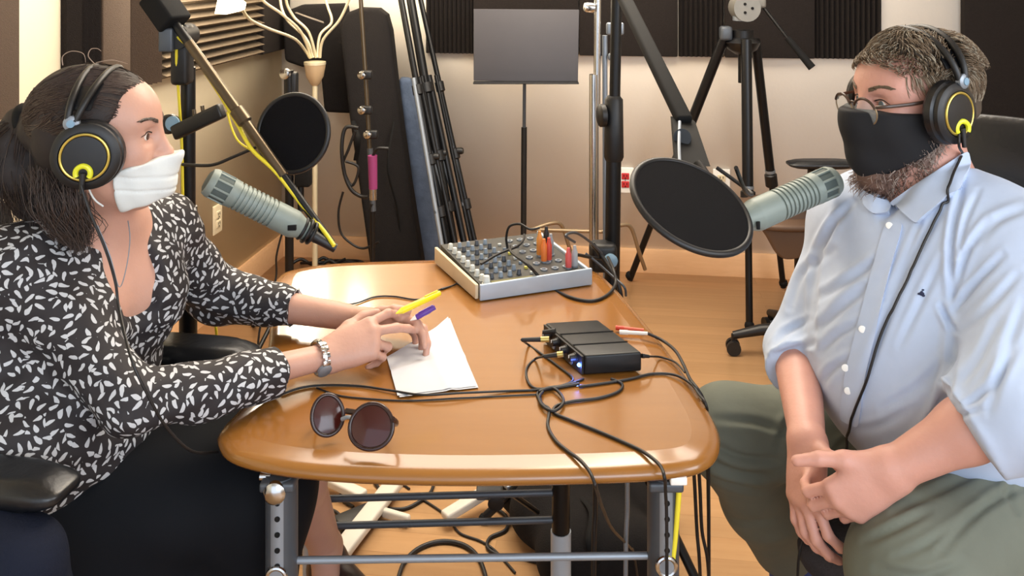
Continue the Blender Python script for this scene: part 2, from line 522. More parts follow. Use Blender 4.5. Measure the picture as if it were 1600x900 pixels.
M_yellow = mat('yellow_cable', (226, 208, 52), 0.45, var=0.06)
M_white = mat('white_plastic', (236, 234, 228), 0.4, var=0.03)
M_cream = mat('cream_plastic', (222, 208, 176), 0.5, var=0.03)
M_fabricb = mat('black_nylon', (24, 21, 21), 0.9, spec=0.25, var=0.25, scale=60, bump=0.25, bscale=300)
M_blue = mat('blue_cover', (100, 116, 142), 0.8, var=0.45, scale=24, bump=0.4, bscale=30)
M_desk = mat('music_desk_metal', (66, 64, 68), 0.55, 0.3, var=0.05)
M_mesh = mat('pop_filter_cloth', (15, 14, 16), 0.95, var=0.2, scale=300, alpha=0.93, spec=0.15)
M_leather = mat('black_leather', (20, 21, 24), 0.33, var=0.12, bump=0.08, bscale=90)
M_brownseat = mat('brown_vinyl', (88, 66, 50), 0.55, var=0.12, scale=10)
M_frost = mat('frosted_cup', (214, 184, 146), 0.35, var=0.05, trans=0.35)
M_lampwhite = mat('lamp_tube', (220, 208, 176), 0.35, 0.3, var=0.04)

# ================================================================== ROOM
D = Vector((0.1305, 0.9914, 0)); U = Vector((0.9914, -0.1305, 0))     # along the left wall, along the back wall
CR = Vector((-1.14, 4.438, 0))                                        # the corner
ZC = 2.6
def slab(name, pts, vec, m):
    o = MB().prism(pts, vec).build(name, m, None, None); o['kind'] = 'structure'; return o
def loc2(t, s, z=0.0): # t along back wall from the corner, s toward the camera
    v = CR + U * t - D * s; v.z = z; return v
TW = 4.0; SW = 6.6
slab('floor', [loc2(-0.1, -0.1), loc2(TW + .1, -0.1), loc2(TW + .1, SW), loc2(-0.1, SW)], (0, 0, -0.1), M_floor)
slab('ceiling', [loc2(-0.1, -0.1, ZC), loc2(TW + .1, -0.1, ZC), loc2(TW + .1, SW, ZC), loc2(-0.1, SW, ZC)], (0, 0, 0.1), M_ceil)
slab('wall_back', [loc2(-0.1, 0), loc2(TW + .1, 0), loc2(TW + .1, 0, ZC), loc2(-0.1, 0, ZC)], D * 0.1, M_wall)
slab('wall_left', [loc2(0, 0), loc2(0, SW), loc2(0, SW, ZC), loc2(0, 0, ZC)], -U * 0.1, M_wall_left)
slab('wall_right', [loc2(TW, 0), loc2(TW, SW), loc2(TW, SW, ZC), loc2(TW, 0, ZC)], U * 0.1, M_wall)
def skirting(name, a, b, n):
    prof = [(0, 0), (0.016, 0), (0.016, 0.095), (0.010, 0.108), (0, 0.108)]
    o = MB().prism([a + n * x + Vector((0, 0, z)) for x, z in prof], b - a).build(name, M_base, None, 0.5); o['kind'] = 'structure'
skirting('baseboard_back', loc2(0, 0), loc2(TW, 0), -D)
skirting('baseboard_left', loc2(0, 0), loc2(0, SW), U)
def added_window_frame():  # unseen window added on the right wall around the cool fill light
    c = loc2(TW - 0.012, 3.66, 1.75); mb = MB()
    for sz, off in (((0.05, 1.60, 0.07), (0, 0.70)), ((0.05, 1.60, 0.07), (0, -0.70)), ((0.05, 0.07, 1.33), (0.765, 0)), ((0.05, 0.07, 1.33), (-0.765, 0)), ((0.05, 0.04, 1.33), (0, 0))):
        mb.box(c + D * off[0] + Vector((0, 0, off[1])), sz, (U, D, Vector((0, 0, 1))), 0.004)
    o = mb.build('added_window_1', M_white); o['kind'] = 'structure'
added_window_frame()

# acoustic foam
def foam(label, t0, t1, s0, s1, z0, z1, ori, m, group=None, pitch=0.035, depth=0.04):
    # on the back wall when s0 == s1 == 0, else on the left wall
    back = (t0 != t1)
    if back: a = loc2(t0, 0, z0); e = U; wd = t1 - t0; n = -D
    else: a = loc2(0, s0, z0); e = -D; wd = s1 - s0; n = U
    up = Vector((0, 0, 1)); hh = z1 - z0
    mb = MB()
    base = 0.02
    prof = [(0, 0.001)]
    L = wd if ori == 'v' else hh
    N = max(2, round(L / pitch)); p = L / N
    for i in range(N):
        prof += [(i * p, base), (i * p + p * 0.5, base + depth)]
    prof += [(L, base), (L, 0.001)]
    if ori == 'f':
        mb.box(a + e * wd / 2 + up * hh / 2 + n * 0.026, (wd, 0.05, hh), (e, n, up), 0.006)
        o = mb.build('acoustic_foam_panel', m, None, 0.5)
    else:
        if ori == 'v': pts = [a + e * x + n * y for x, y in prof]; vec = up * hh
        else: pts = [a + up * x + n * y for x, y in prof]; vec = e * wd
        o = mb.prism(pts, vec).build('acoustic_foam_panel', m, None, 0.3)
    return props(o, label, 'acoustic panel', group)
FG = 'foam panels in a row along the back wall'
# left wall: px -> distance s from the corner
foam('lamplit tan horizontally ridged foam panel on left wall behind the boom stand', 0, 0, 0.36, 1.23, 1.03, 1.75, 'h', M_foam_lit, pitch=0.032, depth=0.045)
foam('plain dark foam panel at the corner end of left wall behind lamp arms', 0, 0, 0.02, 0.345, 1.03, 1.75, 'f', M_foam)
foam('brown vertically ridged foam panel above the back of the woman\'s head', 0, 0, 1.24, 1.43, 1.03, 1.75, 'v', M_foam_b, pitch=0.03)
foam('plain brown foam panel on left wall beside vertically ridged strip', 0, 0, 1.44, 1.60, 1.03, 1.75, 'f', M_foam_b)
foam('narrow black foam strip on left wall edging the beige gap', 0, 0, 1.61, 1.74, 1.03, 1.75, 'v', M_foam, pitch=0.03)
foam('brown foam panel cut by the left edge of the picture', 0, 0, 1.99, 2.6, 1.04, 1.75, 'f', M_foam_b)
def tpx(px):
    k = (px - 800) / F
    return (4.28 * k - 0.0611) / (0.9914 + 0.1305 * k) + 1.212
edges = [(667, 742, 'v', 'ridged black foam panel on back wall left of music stand'),
         (742, 905, 'f', 'flat black foam panel on back wall hidden behind music stand desk'),
         (906, 1058, 'f', 'flat black foam panel behind the upper boom arm on back wall'),
         (1060, 1130, 'v', 'narrow ridged black foam panel left of the video tripod head'),
         (1131, 1270, 'f', 'flat black foam panel behind the video tripod pan handle'),
         (1271, 1375, 'v', 'ridged black foam panel above the man\'s forehead on back wall')]
for a, b, ori, lb in edges:
    foam(lb, tpx(a), tpx(b), 0, 0, 1.015, 1.62, ori, M_foam, FG, pitch=0.022, depth=0.022)
foam('tall black foam panel on back wall behind the man\'s headphones', tpx(1500), tpx(1660), 0, 0, 0.66, 1.62, 'f', M_foam)

# outlets
def outlet(label, c, e, n, m, face, gap=0.019):
    t = thing('wall_outlet', label, 'outlet', c)
    up = Vector((0, 0, 1))
    MB().box(c + n * 0.004, (0.078, 0.008, 0.12), (e, n, up), 0.003).build('cover_plate', m, t)
    for s in (-1, 1):
        f = MB().box(c + n * 0.009 + up * s * gap, (0.036, 0.006, 0.030), (e, n, up), 0.002).build('socket_face', face, t)
        g = MB()
        for q in (-0.007, 0.007): g.box(c + n * 0.0122 + up * (s * gap + 0.003) + e * q, (0.003, 0.002, 0.010), (e, n, up))
        g.box(c + n * 0.0122 + up * (s * gap - 0.009), (0.005, 0.002, 0.005), (e, n, up))
        g.build('socket_slots', M_blackm, f)
    MB().cyl(c + n * 0.007, c + n * 0.0095, 0.003, segs=10).build('screw', M_steel, t)
    return t
M_red = mat('red_plastic', (190, 40, 42), 0.5)
def bw(px, py):
    t = tpx(px); c = loc2(t, 0); Y = c.y
    c.z = H - (py - HY) * Y / F; return c
outlet('red duplex outlet in white plate on back wall right of chrome stand', bw(977, 281), U, -D, M_white, M_red)
outlet('white outlet half hidden behind the large right pop filter', bw(1127, 284), U, -D, M_white, M_cream)
sL = (-1.14 + 1.14 + (-1.14 - 4.438 * (338 - 800) / F)) if False else None
kk = (338 - 800) / F; sL = (-1.14 - 4.438 * kk) / (0.1305 - 0.9914 * kk)
cl = loc2(0, sL); cl.z = H - (342 - HY) * cl.y / F
outlet('beige duplex outlet on left wall below the left microphone', cl, -D, U, M_cream, M_cream)

# ================================================================== TABLE
TZ = 0.72
op = [(340, 690), (346, 672), (368, 648), (395, 615), (412, 580), (419, 545), (422, 500), (424, 462), (432, 438), (455, 425), (520, 415), (610, 411), (700, 409), (800, 411), (880, 416), (925, 425), (960, 450), (1020, 520), (1062, 575), (1098, 628), (1120, 668), (1125, 697), (1115, 719), (1090, 733), (1040, 741), (950, 746), (830, 749), (700, 750), (560, 746), (460, 738), (395, 727), (355, 713)]
ol = catmull([G(x, y, TZ - 0.012) for x, y in op], 4, True)
def table():
    t = thing('wooden_table', 'orange-brown wooden table with rounded corners between woman and man', 'table', (-0.05, 1.7, 0))
    n = len(ol); cx = sum((p for p in ol), Vector()) / n
    nrm = []
    for i in range(n):
        d = ol[(i + 1) % n] - ol[i - 1]; q = Vector((d.y, -d.x, 0)).normalized()
        if q.dot(ol[i] - cx) < 0: q = -q
        nrm.append(q)
    prof = [(0.09, -0.034), (0.03, -0.032), (0.010, -0.027), (0.001, -0.019), (0.0, -0.013), (0.006, -0.006), (0.020, -0.0035), (0.034, -0.0012), (0.044, 0.0)]
    vs = []; fs = []
    for ins, z in prof:
        for i in range(n): vs.append((ol[i].x - nrm[i].x * ins, ol[i].y - nrm[i].y * ins, TZ + z))
    for j in range(len(prof) - 1):
        for i in range(n):
            k = (i + 1) % n; fs.append((j * n + i, j * n + k, (j + 1) * n + k, (j + 1) * n + i))
    mb = MB(); mb.add(vs, fs)
    mb.add(vs[:n], [tuple(range(n))[::-1]]); mb.add(vs[-n:], [tuple(range(n))])
    o = mb.build('tabletop', M_table, t, 0.9)
    bm = bmesh.new(); bm.from_mesh(o.data); bmesh.ops.recalc_face_normals(bm, faces=[f for f in bm.faces if len(f.verts) == 4]); bm.to_mesh(o.data); bm.free()
    # front legs: oval posts with a row of holes
    for (x, bolt) in ((-0.352, True), (0.231, False)):
        c = Vector((x, 1.37, 0))
        lg = MB().tube([c + Vector((0, 0, 0.03)), c + Vector((0, 0, 0.687))], 0.024, 28, flat=1.25, up=(0, 1, 0))
        lg.box(c + Vector((0, 0, 0.678)), (0.052, 0.066, 0.014), None, 0.004)
        L = lg.build('leg', M_grey, t)
        MB().tube([c + Vector((0.0, -0.014, 0.04)), c + Vector((0, -0.014, 0.685))], 0.0165, 20).build('leg_track', M_steel, L)
        h = MB()
        for k in range(22): h.cyl(c + Vector((0.001, -0.0285, 0.655 - 0.0235 * k)), c + Vector((0.001, -0.0312, 0.655 - 0.0235 * k)), 0.0042, segs=12)
        h.build('adjustment_holes', M_blackm, L)
        if bolt:
            MB().lathe(c + Vector((-0.002, -0.028, 0.672)), (0, -1, 0), [(0, 0.0165), (0.008, 0.0165), (0.012, 0.012), (0.013, 0)], 24).build('bolt', M_chrome, L)
            MB().cyl(c + Vector((-0.03, -0.01, 0.684)), c + Vector((-0.014, -0.01, 0.684)), 0.006).build('bracket', M_chrome, L)
        zb = 0.545 if bolt else 0.561
        rg = MB(); rg.ring(c + Vector((0, -0.031, zb)), (0, 1, 0), 0.0135, 0.0035, 28, 8); rg.build('ring_bolt', M_chrome, L)
        MB().cyl(c + Vector((0, -0.028, zb)), c + Vector((0, -0.033, zb)), 0.0115, segs=20).build('bolt', M_steel, L)
        MB().box(c + Vector((0, 0.0, 0.015)), (0.075, 0.075, 0.03), None, 0.01).build('foot', M_blackp, L)
    for x in (-0.44, 0.108):
        c = Vector((x, 1.98, 0))
        L = MB().cyl(c + Vector((0, 0, 0.20)), c + Vector((0, 0, 0.688)), 0.020, segs=20).build('leg', M_black, t)
        MB().cyl(c + Vector((0, 0, 0.02)), c + Vector((0, 0, 0.205)), 0.0225, segs=20).build('leg_sleeve', M_lightgrey, L)
        MB().box(c + Vector((0, 0, 0.010)), (0.06, 0.06, 0.02), None, 0.006).build('foot', M_blackp, L)
    MB().tube([Vector((-0.352, 1.372, 0.548)), Vector((0.231, 1.372, 0.556))], 0.0055, 12).build('front_crossbar', M_steel, t)
    for z in (0.225, 0.285): MB().tube([Vector((-0.44, 1.98, z - 0.01)), Vector((0.108, 1.98, z + 0.005))], 0.0075, 12).build('rear_crossbar', M_grey, t)
    for x0, x1 in ((-0.352, -0.44), (0.231, 0.108)):
        MB().tube([Vector((x0, 1.385, 0.672)), Vector((x1, 1.985, 0.672))], 0.011, 12, flat=1.4).build('frame_rail', M_blackp, t)
    MB().box(Vector((-0.02, 1.95, 0.672)), (0.5, 0.035, 0.022), None, 0.003).build('frame_rail', M_blackp, t)
    return t
table()

# ================================================================== FLOOR LAMP
def floor_lamp():
    b = P(492, 100, 3.95); x, y = b.x, b.y
    t = thing('floor_lamp', 'multi-arm floor lamp with curved cream arms and frosted cup in the corner', 'lamp', (x, y, 0))
    MB().lathe((x, y, 0), (0, 0, 1), [(0, 0.13), (0.012, 0.13), (0.025, 0.10), (0.03, 0.02), (0.05, 0.014)], 40).build('base', M_lampwhite, t)
    MB().cyl((x, y, 0.03), (x, y, b.z + 0.0), 0.012).build('pole', M_lampwhite, t)
    zc = P(488, 165, 3.95).z
    MB().lathe((x, y, b.z - 0.095), (0, 0, 1), [(0, 0.014), (0.01, 0.022), (0.04, 0.038), (0.085, 0.046), (0.095, 0.046)], 32).build('cup', M_frost, t)
    MB().lathe((x, y, b.z - 0.002), (0, 0, 1), [(0, 0.048), (0.012, 0.048), (0.016, 0.02)], 32).build('cup_rim', M_lampwhite, t)
    arms = [([(484, 90), (462, 62), (420, 45), (390, 30), (375, 8)], True, (362, -2)),
            ([(486, 90), (470, 50), (440, 22), (410, 0), (395, -30)], True, (390, -50)),
            ([(490, 90), (478, 60), (448, 30), (438, 0), (445, -35)], True, (445, -60)),
            ([(494, 90), (482, 50), (458, 25), (447, -5), (462, -50)], True, (470, -75)),
            ([(496, 90), (500, 55), (518, 35), (512, 10), (500, -25)], True, (497, -50)),
            ([(500, 90), (505, 62), (530, 32), (545, 0), (556, -35)], True, (560, -60))]
    for i, (pp, sh, bp) in enumerate(arms):
        dy = [-0.65, -0.35, 0.05, -0.1, 0.08, -0.05][i]
        pts = catmull([P(a, c, 3.95 + dy * k / 4) for k, (a, c) in enumerate(pp)], 8)
        a = MB().tube(pts, 0.0062, 10).build('arm', M_lampwhite, t)
        c = P(bp[0], bp[1], 3.95 + dy)
        d = (c - pts[-1]); d = Vector((d.x, d.y - 0.02, d.z)).normalized() if i else Vector((-1, -0.3, 0.22)).normalized()
        c = pts[-1]
        m = mat('lamp_shade_glow', (255, 246, 225), 0.5, emit=(255, 232, 190), estr=9.0)
        MB().lathe(c - d * 0.02, d, [(0, 0.012), (0.02, 0.024), (0.06, 0.042), (0.10, 0.048), (0.10, 0.044), (0.06, 0.038), (0.03, 0.02)], 28).build('lamp_shade', m, a)
        l = bpy.data.lights.new('bulb', 'POINT'); l.energy = 4.2; l.color = (1, 0.86, 0.68); l.shadow_soft_size = 0.04
        lo = bpy.data.objects.new('bulb_glow', l); COL.objects.link(lo); lo.location = c + d * 0.13
floor_lamp()

# ================================================================== STANDS
def tripod_base(t, c, R, z, m, n=3, a0=0.5, r=0.008):
    for k in range(n):
        a = a0 + 2 * PI * k / n; e = c + Vector((math.cos(a) * R, math.sin(a) * R, 0.012))
        L = MB().tube([c + Vector((math.cos(a) * 0.02, math.sin(a) * 0.02, z)), e], r, 10).build('leg', m, t)
        MB().sphere(e, 0.013, 10).build('rubber_foot', M_blackm, L)
def knob(t, c, axis, r=0.02, m=None, name='knob', L=0.02):
    return MB().lathe(c, axis, [(0, r * 0.7), (0.004, r), (L * 0.8, r), (L, r * 0.8), (L + 0.001, 0)], 20).build(name, m or M_blackp, t)

def boom_left():
    X, Y = (294 - 800) * 1.95 / F, 1.95
    t = thing('microphone_boom_stand', 'black upright boom stand with bronze boom tube in front of left wall', 'microphone stand', (X, Y, 0))
    c = Vector((X, Y, 0)); ztop = P(290, 105, 1.95).z
    MB().cyl(c + Vector((0, 0, 0.28)), c + Vector((0, 0, ztop)), 0.0155).build('pole', M_black, t)
    MB().cyl(c + Vector((0, 0, 0.5)), c + Vector((0, 0, 0.93)), 0.019).build('pole_sleeve', M_black, t)
    tripod_base(t, c, 0.32, 0.32, M_black, 3, 0.9)
    cl = P(285, 85, 1.93)
    b = MB(); b.box(cl + Vector((0.0, 0.0, 0.0)), (0.040, 0.045, 0.13), None, 0.01); b.cyl(cl + Vector((0, -0.035, 0.04)), cl + Vector((0, 0.035, 0.04)), 0.026)
    b.build('clamp', M_blackp, t)
    a, e = P(258, 15, 1.91), P(522, 386, 1.745)
    MB().tube([a, a.lerp(e, 0.22)], 0.010, 14).build('boom_rear', M_black, t)
    MB().tube([a.lerp(e, 0.15), a.lerp(e, 0.72)], 0.0105, 14).build('boom_tube', M_bronze, t)
    MB().tube([a.lerp(e, 0.70), a.lerp(e, 0.985)], 0.008, 14).build('boom_tip', M_black, t)
    MB().lathe(a.lerp(e, 0.44), e - a, [(0, 0.010), (0.003, 0.015), (0.035, 0.015), (0.04, 0.010)], 20).build('boom_collar', M_bronze, t)
    d = (e - a).normalized(); x, y, z = frame(d)
    MB().box(a + d * 0.0 - y * 0.0, (0.062, 0.05, 0.085), (x, y, d), 0.006).build('counterweight', M_blackm, t)
    MB().box(P(262, 62, 1.9), (0.03, 0.03, 0.05), None, 0.004).build('counterweight_bracket', M_grey, t)
    # clamp bar with round knob
    p0, p1 = P(272, 208, 1.90), P(348, 172, 1.87)
    dd = (p1 - p0).normalized(); x, y, z = frame(dd)
    br = MB().box((p0 + p1) / 2, (0.022, 0.032, (p1 - p0).length), (x, y, dd), 0.006).build('clamp_bar', M_blackp, t)
    kb = MB().lathe(P(270, 193, 1.92), (-0.1, -1, 0.1), [(0, 0.016), (0.006, 0.021), (0.02, 0.021), (0.024, 0.017)], 24).build('knob', M_blackp, br)
    MB().lathe(P(270, 193, 1.896), (-0.1, -1, 0.1), [(0, 0.016), (0.003, 0.0155), (0.004, 0)], 24).build('knob_cap', mat('blue_grey_cap', (120, 150, 172), 0.35), kb)
    for q in (0.45, 0.62):
        s = p0.lerp(p1, q); MB().cyl(s, s + Vector((-0.004, 0, 0.028)), 0.004, segs=10).build('screw', M_bronze, br)
    # tail holder for the microphone
    h0, h1 = P(524, 388, 1.745), P(478, 362, 1.735)
    MB().tube([h0, h0.lerp(h1, 0.5), h1], [0.009, 0.010, 0.013], 14).build('mic_holder', M_blackp, t)
boom_left()

def mic(label, tail, head):
    t = thing('studio_microphone', label, 'microphone', tail)
    d = (head - tail); L = 0.217; d.normalize()
    tail = head - d * L
    MB().lathe(tail, d, [(0, 0.008), (0.002, 0.017), (0.012, 0.0185), (0.03, 0.0255), (0.034, 0.0262), (0.075, 0.0262)], 40).build('body', M_micgrey, t)
    pr = [(0.075, 0.0262)]
    for k in range(9):
        s = 0.077 + k * 0.0092
        pr += [(s, 0.0262), (s + 0.0005, 0.0232), (s + 0.0036, 0.0232), (s + 0.0041, 0.0262), (s + 0.0088, 0.0262)]
    pr += [(0.162, 0.0262)]
    MB().lathe(tail, d, pr, 40).build('ribbed_vents', M_micgrey, t, 0.5)
    # head: dark mesh with four pale bars
    hd = MB().lathe(tail, d, [(0.161, 0.0250), (0.205, 0.0250), (0.213, 0.0225), (0.217, 0.015), (0.2175, 0.0)], 40).build('head_grille', M_micdark, t)
    MB().lathe(tail, d, [(0.160, 0.0262), (0.170, 0.0272), (0.1705, 0.025)], 40).build('head_ring', M_micgrey, t)
    MB().lathe(tail, d, [(0.199, 0.0252), (0.200, 0.0272), (0.205, 0.0272), (0.213, 0.0240), (0.2135, 0.0225)], 40).build('head_ring', M_micgrey, t)
    a, b, _ = frame(d); bars = MB()
    for k in range(10):
        q = 2 * PI * k / 10; e = a * math.cos(q) + b * math.sin(q); g = d.cross(e)
        bars.box(tail + d * 0.185 + e * 0.0255, (0.004, 0.0035, 0.032), (g, e, d), 0.0008)
    bars.build('grille_bars', M_micgrey, t)
    return t, tail, d
m1, mt1, md1 = mic('grey ribbed microphone on left boom pointing at the woman\'s mask', P(482, 362, 1.72), P(322, 281, 1.665))
m1b = MB()
for k in (0.004, 0.014, 0.024): m1b.ring(mt1 + md1 * (k - 0.012), md1, 0.019 + (0.002 if k == 0.014 else 0), 0.0035, 28, 8)
m1b.build('shock_ring', M_blackp, m1)
m1s = MB().box(mt1 + md1 * 0.042 + Vector((0.012, -0.024, -0.004)), (0.016, 0.006, 0.01), None, 0.001).build('switch', M_blackm, m1)
m2, mt2, md2 = mic('pale grey ribbed microphone pointing up at the man\'s beard', P(1176, 338, 1.47), P(1304, 281, 1.555))
MB().box(mt2 + md2 * 0.03 + Vector((0.0, -0.0265, -0.008)), (0.006, 0.003, 0.013), None, 0.001).build('switch', M_blackm, m2)

def pop_filter(label, c, n, R, goose, gr=0.0035):
    t = thing('pop_filter', label, 'pop filter', c)
    mb = MB(); mb.ring(c, n, R, 0.0055, 64, 10); mb.build('hoop', M_blackp, t)
    n = Vector(n).normalized()
    MB().lathe(c - n * 0.003, n, [(0, R - 0.003), (0.0008, R - 0.003)], 64).build('mesh_screen', M_mesh, t)
    MB().lathe(c + n * 0.003, n, [(0, R - 0.003), (0.0008, R - 0.003)], 64).build('mesh_screen', M_mesh, t)
    if goose: MB().tube(catmull(goose, 10), gr, 10).build('gooseneck', M_blackp, t)
    return t
pop_filter('small round black pop filter hanging right of left boom tube', P(458, 208, 1.85), (-0.25, -1, 0.22), 0.0785,
           [P(285, 257, 1.90), P(330, 258, 1.87), P(365, 245, 1.86), P(402, 229, 1.855)])
pf2c = P(1080, 320, 1.42)
pop_filter('large tilted black pop filter in front of the right microphone', pf2c, (0.40, -0.56, 1.06), 0.099,
           [P(1150, 262, 1.43), P(1165, 300, 1.50), P(1172, 300, 1.56), P(1120, 262, 1.60)])

def boom_right():
    c = P(952, 0, 2.35); c.z = 0
    t = thing('studio_boom_stand', 'black stand with heavy slanting boom arm behind the table\'s far right corner', 'microphone stand', c)
    MB().tube([c + Vector((0.0, 0, 0.06)), c + Vector((0.012, 0, 0.98))], 0.020, 20).build('lower_tube', M_black, t)
    MB().tube([c + Vector((0.012, 0, 0.96)), c + Vector((0.02, 0, 1.42))], 0.0145, 20).build('upper_tube', M_black, t)
    MB().lathe(c + Vector((0.012, 0, 0.94)), (0, 0, 1), [(0, 0.022), (0.01, 0.026), (0.16, 0.024), (0.17, 0.016)], 24).build('collar', M_blackp, t)
    knob(t, c + Vector((-0.01, -0.01, 1.06)), (-1, -0.2, 0), 0.03)
    tripod_base(t, c, 0.33, 0.30, M_black, 3, 1.1, 0.011)
    kc = P(942, 400, 2.33)
    b = MB().box(kc, (0.07, 0.06, 0.075), None, 0.015).build('leg_hub', M_blackp, t)
    MB().lathe(kc + Vector((0.015, -0.032, 0.0)), (0.2, -1, 0.1), [(0, 0.017), (0.012, 0.017), (0.015, 0.013)], 24).build('knob', mat('blue_grey_cap', (120, 150, 172), 0.35), b)
    e0, e1, e2 = P(962, -30, 2.30), P(1070, 190, 1.80), P(1108, 266, 1.62)
    d = (e1 - e0).normalized(); x, y, _ = frame(d)
    MB().box((e0 + e1) / 2, (0.034, 0.022, (e1 - e0).length), (x, y, d), 0.007).build('boom_arm', M_blackm, t)
    MB().tube([P(977, -5, 2.24), P(1018, 88, 2.08)], 0.004, 10).build('spring_rod', M_bronze, t)
    # flat elbow bracket
    br = [P(1052, 186, 1.80), P(1088, 192, 1.80), P(1112, 262, 1.62), P(1058, 262, 1.62)]
    MB().prism([p + Vector((0, 0.01, 0)) for p in br], (0, 0.022, 0)).build('elbow_bracket', M_blackm, t)
    MB().cyl(P(1066, 215, 1.72), P(1066, 215, 1.80), 0.017).build('pivot', M_black, t)
    MB().tube(catmull([P(1062, 190, 1.76), P(1061, 225, 1.68), P(1062, 255, 1.60)], 6), 0.003, 8).build('bracket_rod', M_steel, t)
    MB().tube(catmull([P(1090, 255, 1.63), P(1130, 310, 1.56), P(1172, 342, 1.475)], 6), [0.009] * 13, 12).build('mic_holder', M_blackp, t)
boom_right()

def straight_stand():
    c = P(928, 0, 2.55); c.z = 0
    t = thing('chrome_light_stand', 'slim chrome telescopic stand left of the heavy black boom stand', 'light stand', c)
    MB().cyl(c + Vector((0, 0, 0.04)), c + Vector((0, 0, 1.14)), 0.0135).build('lower_tube', M_chrome, t)
    MB().cyl(c + Vector((0.008, 0, 1.0)), c + Vector((0.012, 0, 1.55)), 0.010).build('upper_tube', M_chrome, t)
    MB().cyl(c + Vector((0.036, 0.01, 0.04)), c + Vector((0.032, 0.01, 1.25)), 0.0075).build('brace_tube', M_steel, t)
    knob(t, c + Vector((0.0, -0.02, 1.33)), (-1, -0.3, 0.1), 0.014, M_chrome, 'wing_nut', 0.03)
    MB().box(c + Vector((0.06, 0, 1.27)), (0.05, 0.02, 0.035), None, 0.006).build('clip', M_steel, t)
    MB().box(c + Vector((0.055, 0, 1.19)), (0.03, 0.02, 0.02), None, 0.006).build('clip', M_steel, t)
    tripod_base(t, c, 0.3, 0.25, M_steel, 3, 2.3)
straight_stand()

def music_stand():
    c = P(819, 0, 3.9); c.z = 0
    t = thing('music_stand', 'dark grey music stand with solid desk against the back wall', 'music stand', c)
    a, b, d, e = P(740, 14, 3.86), P(905, 15, 3.86), P(903, 129, 3.80), P(740, 126, 3.80)
    MB().prism([a, b, d, e], (0, 0.006, 0.0)).build('desk', M_desk, t, bevel=0.002)
    MB().box((d + e) / 2 + Vector((0, -0.03, -0.0)), ((d - e).length, 0.06, 0.006), None, 0.002).build('ledge', M_blackp, t)
    MB().cyl(c + Vector((0, 0, 0.72)), c + Vector((0.002, 0, 1.05)), 0.0075).build('upper_shaft', M_grey, t)
    MB().cyl(c + Vector((-0.004, 0, 0.05)), c + Vector((0, 0, 0.735)), 0.0125).build('lower_shaft', M_blackp, t)
    MB().cyl(c + Vector((0, 0, 1.0)), c + Vector((0, -0.045, 1.12)), 0.012).build('desk_bracket', M_blackp, t)
    tripod_base(t, c, 0.26, 0.12, M_black, 3, 0.4)
music_stand()

def video_tripod():
    hub = P(1160, 62, 3.75)
    t = thing('video_tripod', 'black video tripod with pan head and wide spread legs', 'tripod', (hub.x, hub.y, 0))
    def leg(top, foot, r0):
        d = foot - top
        L = MB().tube([top, top.lerp(foot, 0.55)], r0, 14).build('leg', M_black, t)
        MB().tube([top.lerp(foot, 0.5), foot], r0 * 0.65, 12).build('leg_extension', M_bronze if False else M_black, L)
        MB().lathe(top.lerp(foot, 0.53), d, [(0, r0 * 1.05), (0.005, r0 * 1.35), (0.055, r0 * 1.35), (0.06, r0)], 16).build('leg_lock', M_blackp, L)
        MB().lathe(top.lerp(foot, 0.515), d, [(0, r0 * 1.1), (0.012, r0 * 1.1)], 16).build('leg_band', M_steel, L)
        MB().sphere(foot + Vector((0, 0, 0.018)), 0.02, 12).build('rubber_foot', M_blackm, L)
    f1 = G(984, 440, 0.0); f2 = G(1171, 520, 0.0); f3 = G(1224, 452, 0.0)
    leg(P(1132, 58, 3.75), f1 + Vector((0, 0, 0.01)), 0.022); leg(P(1166, 62, 3.68), f2 + Vector((0, 0, 0.01)), 0.022); leg(P(1180, 62, 3.80), f3 + Vector((0, 0, 0.01)), 0.020)
    MB().lathe(hub + Vector((0, 0, -0.06)), (0, 0, 1), [(0, 0.03), (0.02, 0.06), (0.05, 0.075), (0.07, 0.045), (0.10, 0.045)], 28).build('spider', M_blackp, t)
    MB().cyl(hub + Vector((0, 0, -0.18)), hub + Vector((0, 0, 0)), 0.018).build('centre_column', M_black, t)
    hd = P(1163, 12, 3.70)
    b = MB(); b.cyl(hd + Vector((0.0, -0.05, 0)), hd + Vector((0.0, 0.05, 0)), 0.055, segs=28); b.box(hd + Vector((0.03, 0, 0.03)), (0.10, 0.09, 0.06), None, 0.01)
    hh = b.build('pan_head', mat('head_grey', (128, 126, 120), 0.5, 0.3), t)
    for q in (0, 2.1, 4.2): MB().cyl(hd + Vector((0.02 * math.cos(q), -0.05, 0.02 * math.sin(q))), hd + Vector((0.02 * math.cos(q), -0.053, 0.02 * math.sin(q))), 0.006, segs=10).build('screw', M_blackm, hh)
    MB().lathe(P(1161, 32, 3.7), (0, 0, 1), [(0, 0.042), (0.018, 0.042)], 28).build('level_ring', M_steel, t)
    MB().tube([P(1188, 5, 3.68), P(1232, 62, 3.60)], 0.007, 10).build('pan_handle', M_black, t)
    MB().tube([P(1230, 59, 3.60), P(1269, 106, 3.55)], [0.012, 0.016], 14).build('handle_grip', M_blackm, t)
    MB().box(P(1134, 52, 3.74), (0.05, 0.05, 0.06), None, 0.012).build('leg_hinge', M_grey, t)
video_tripod()

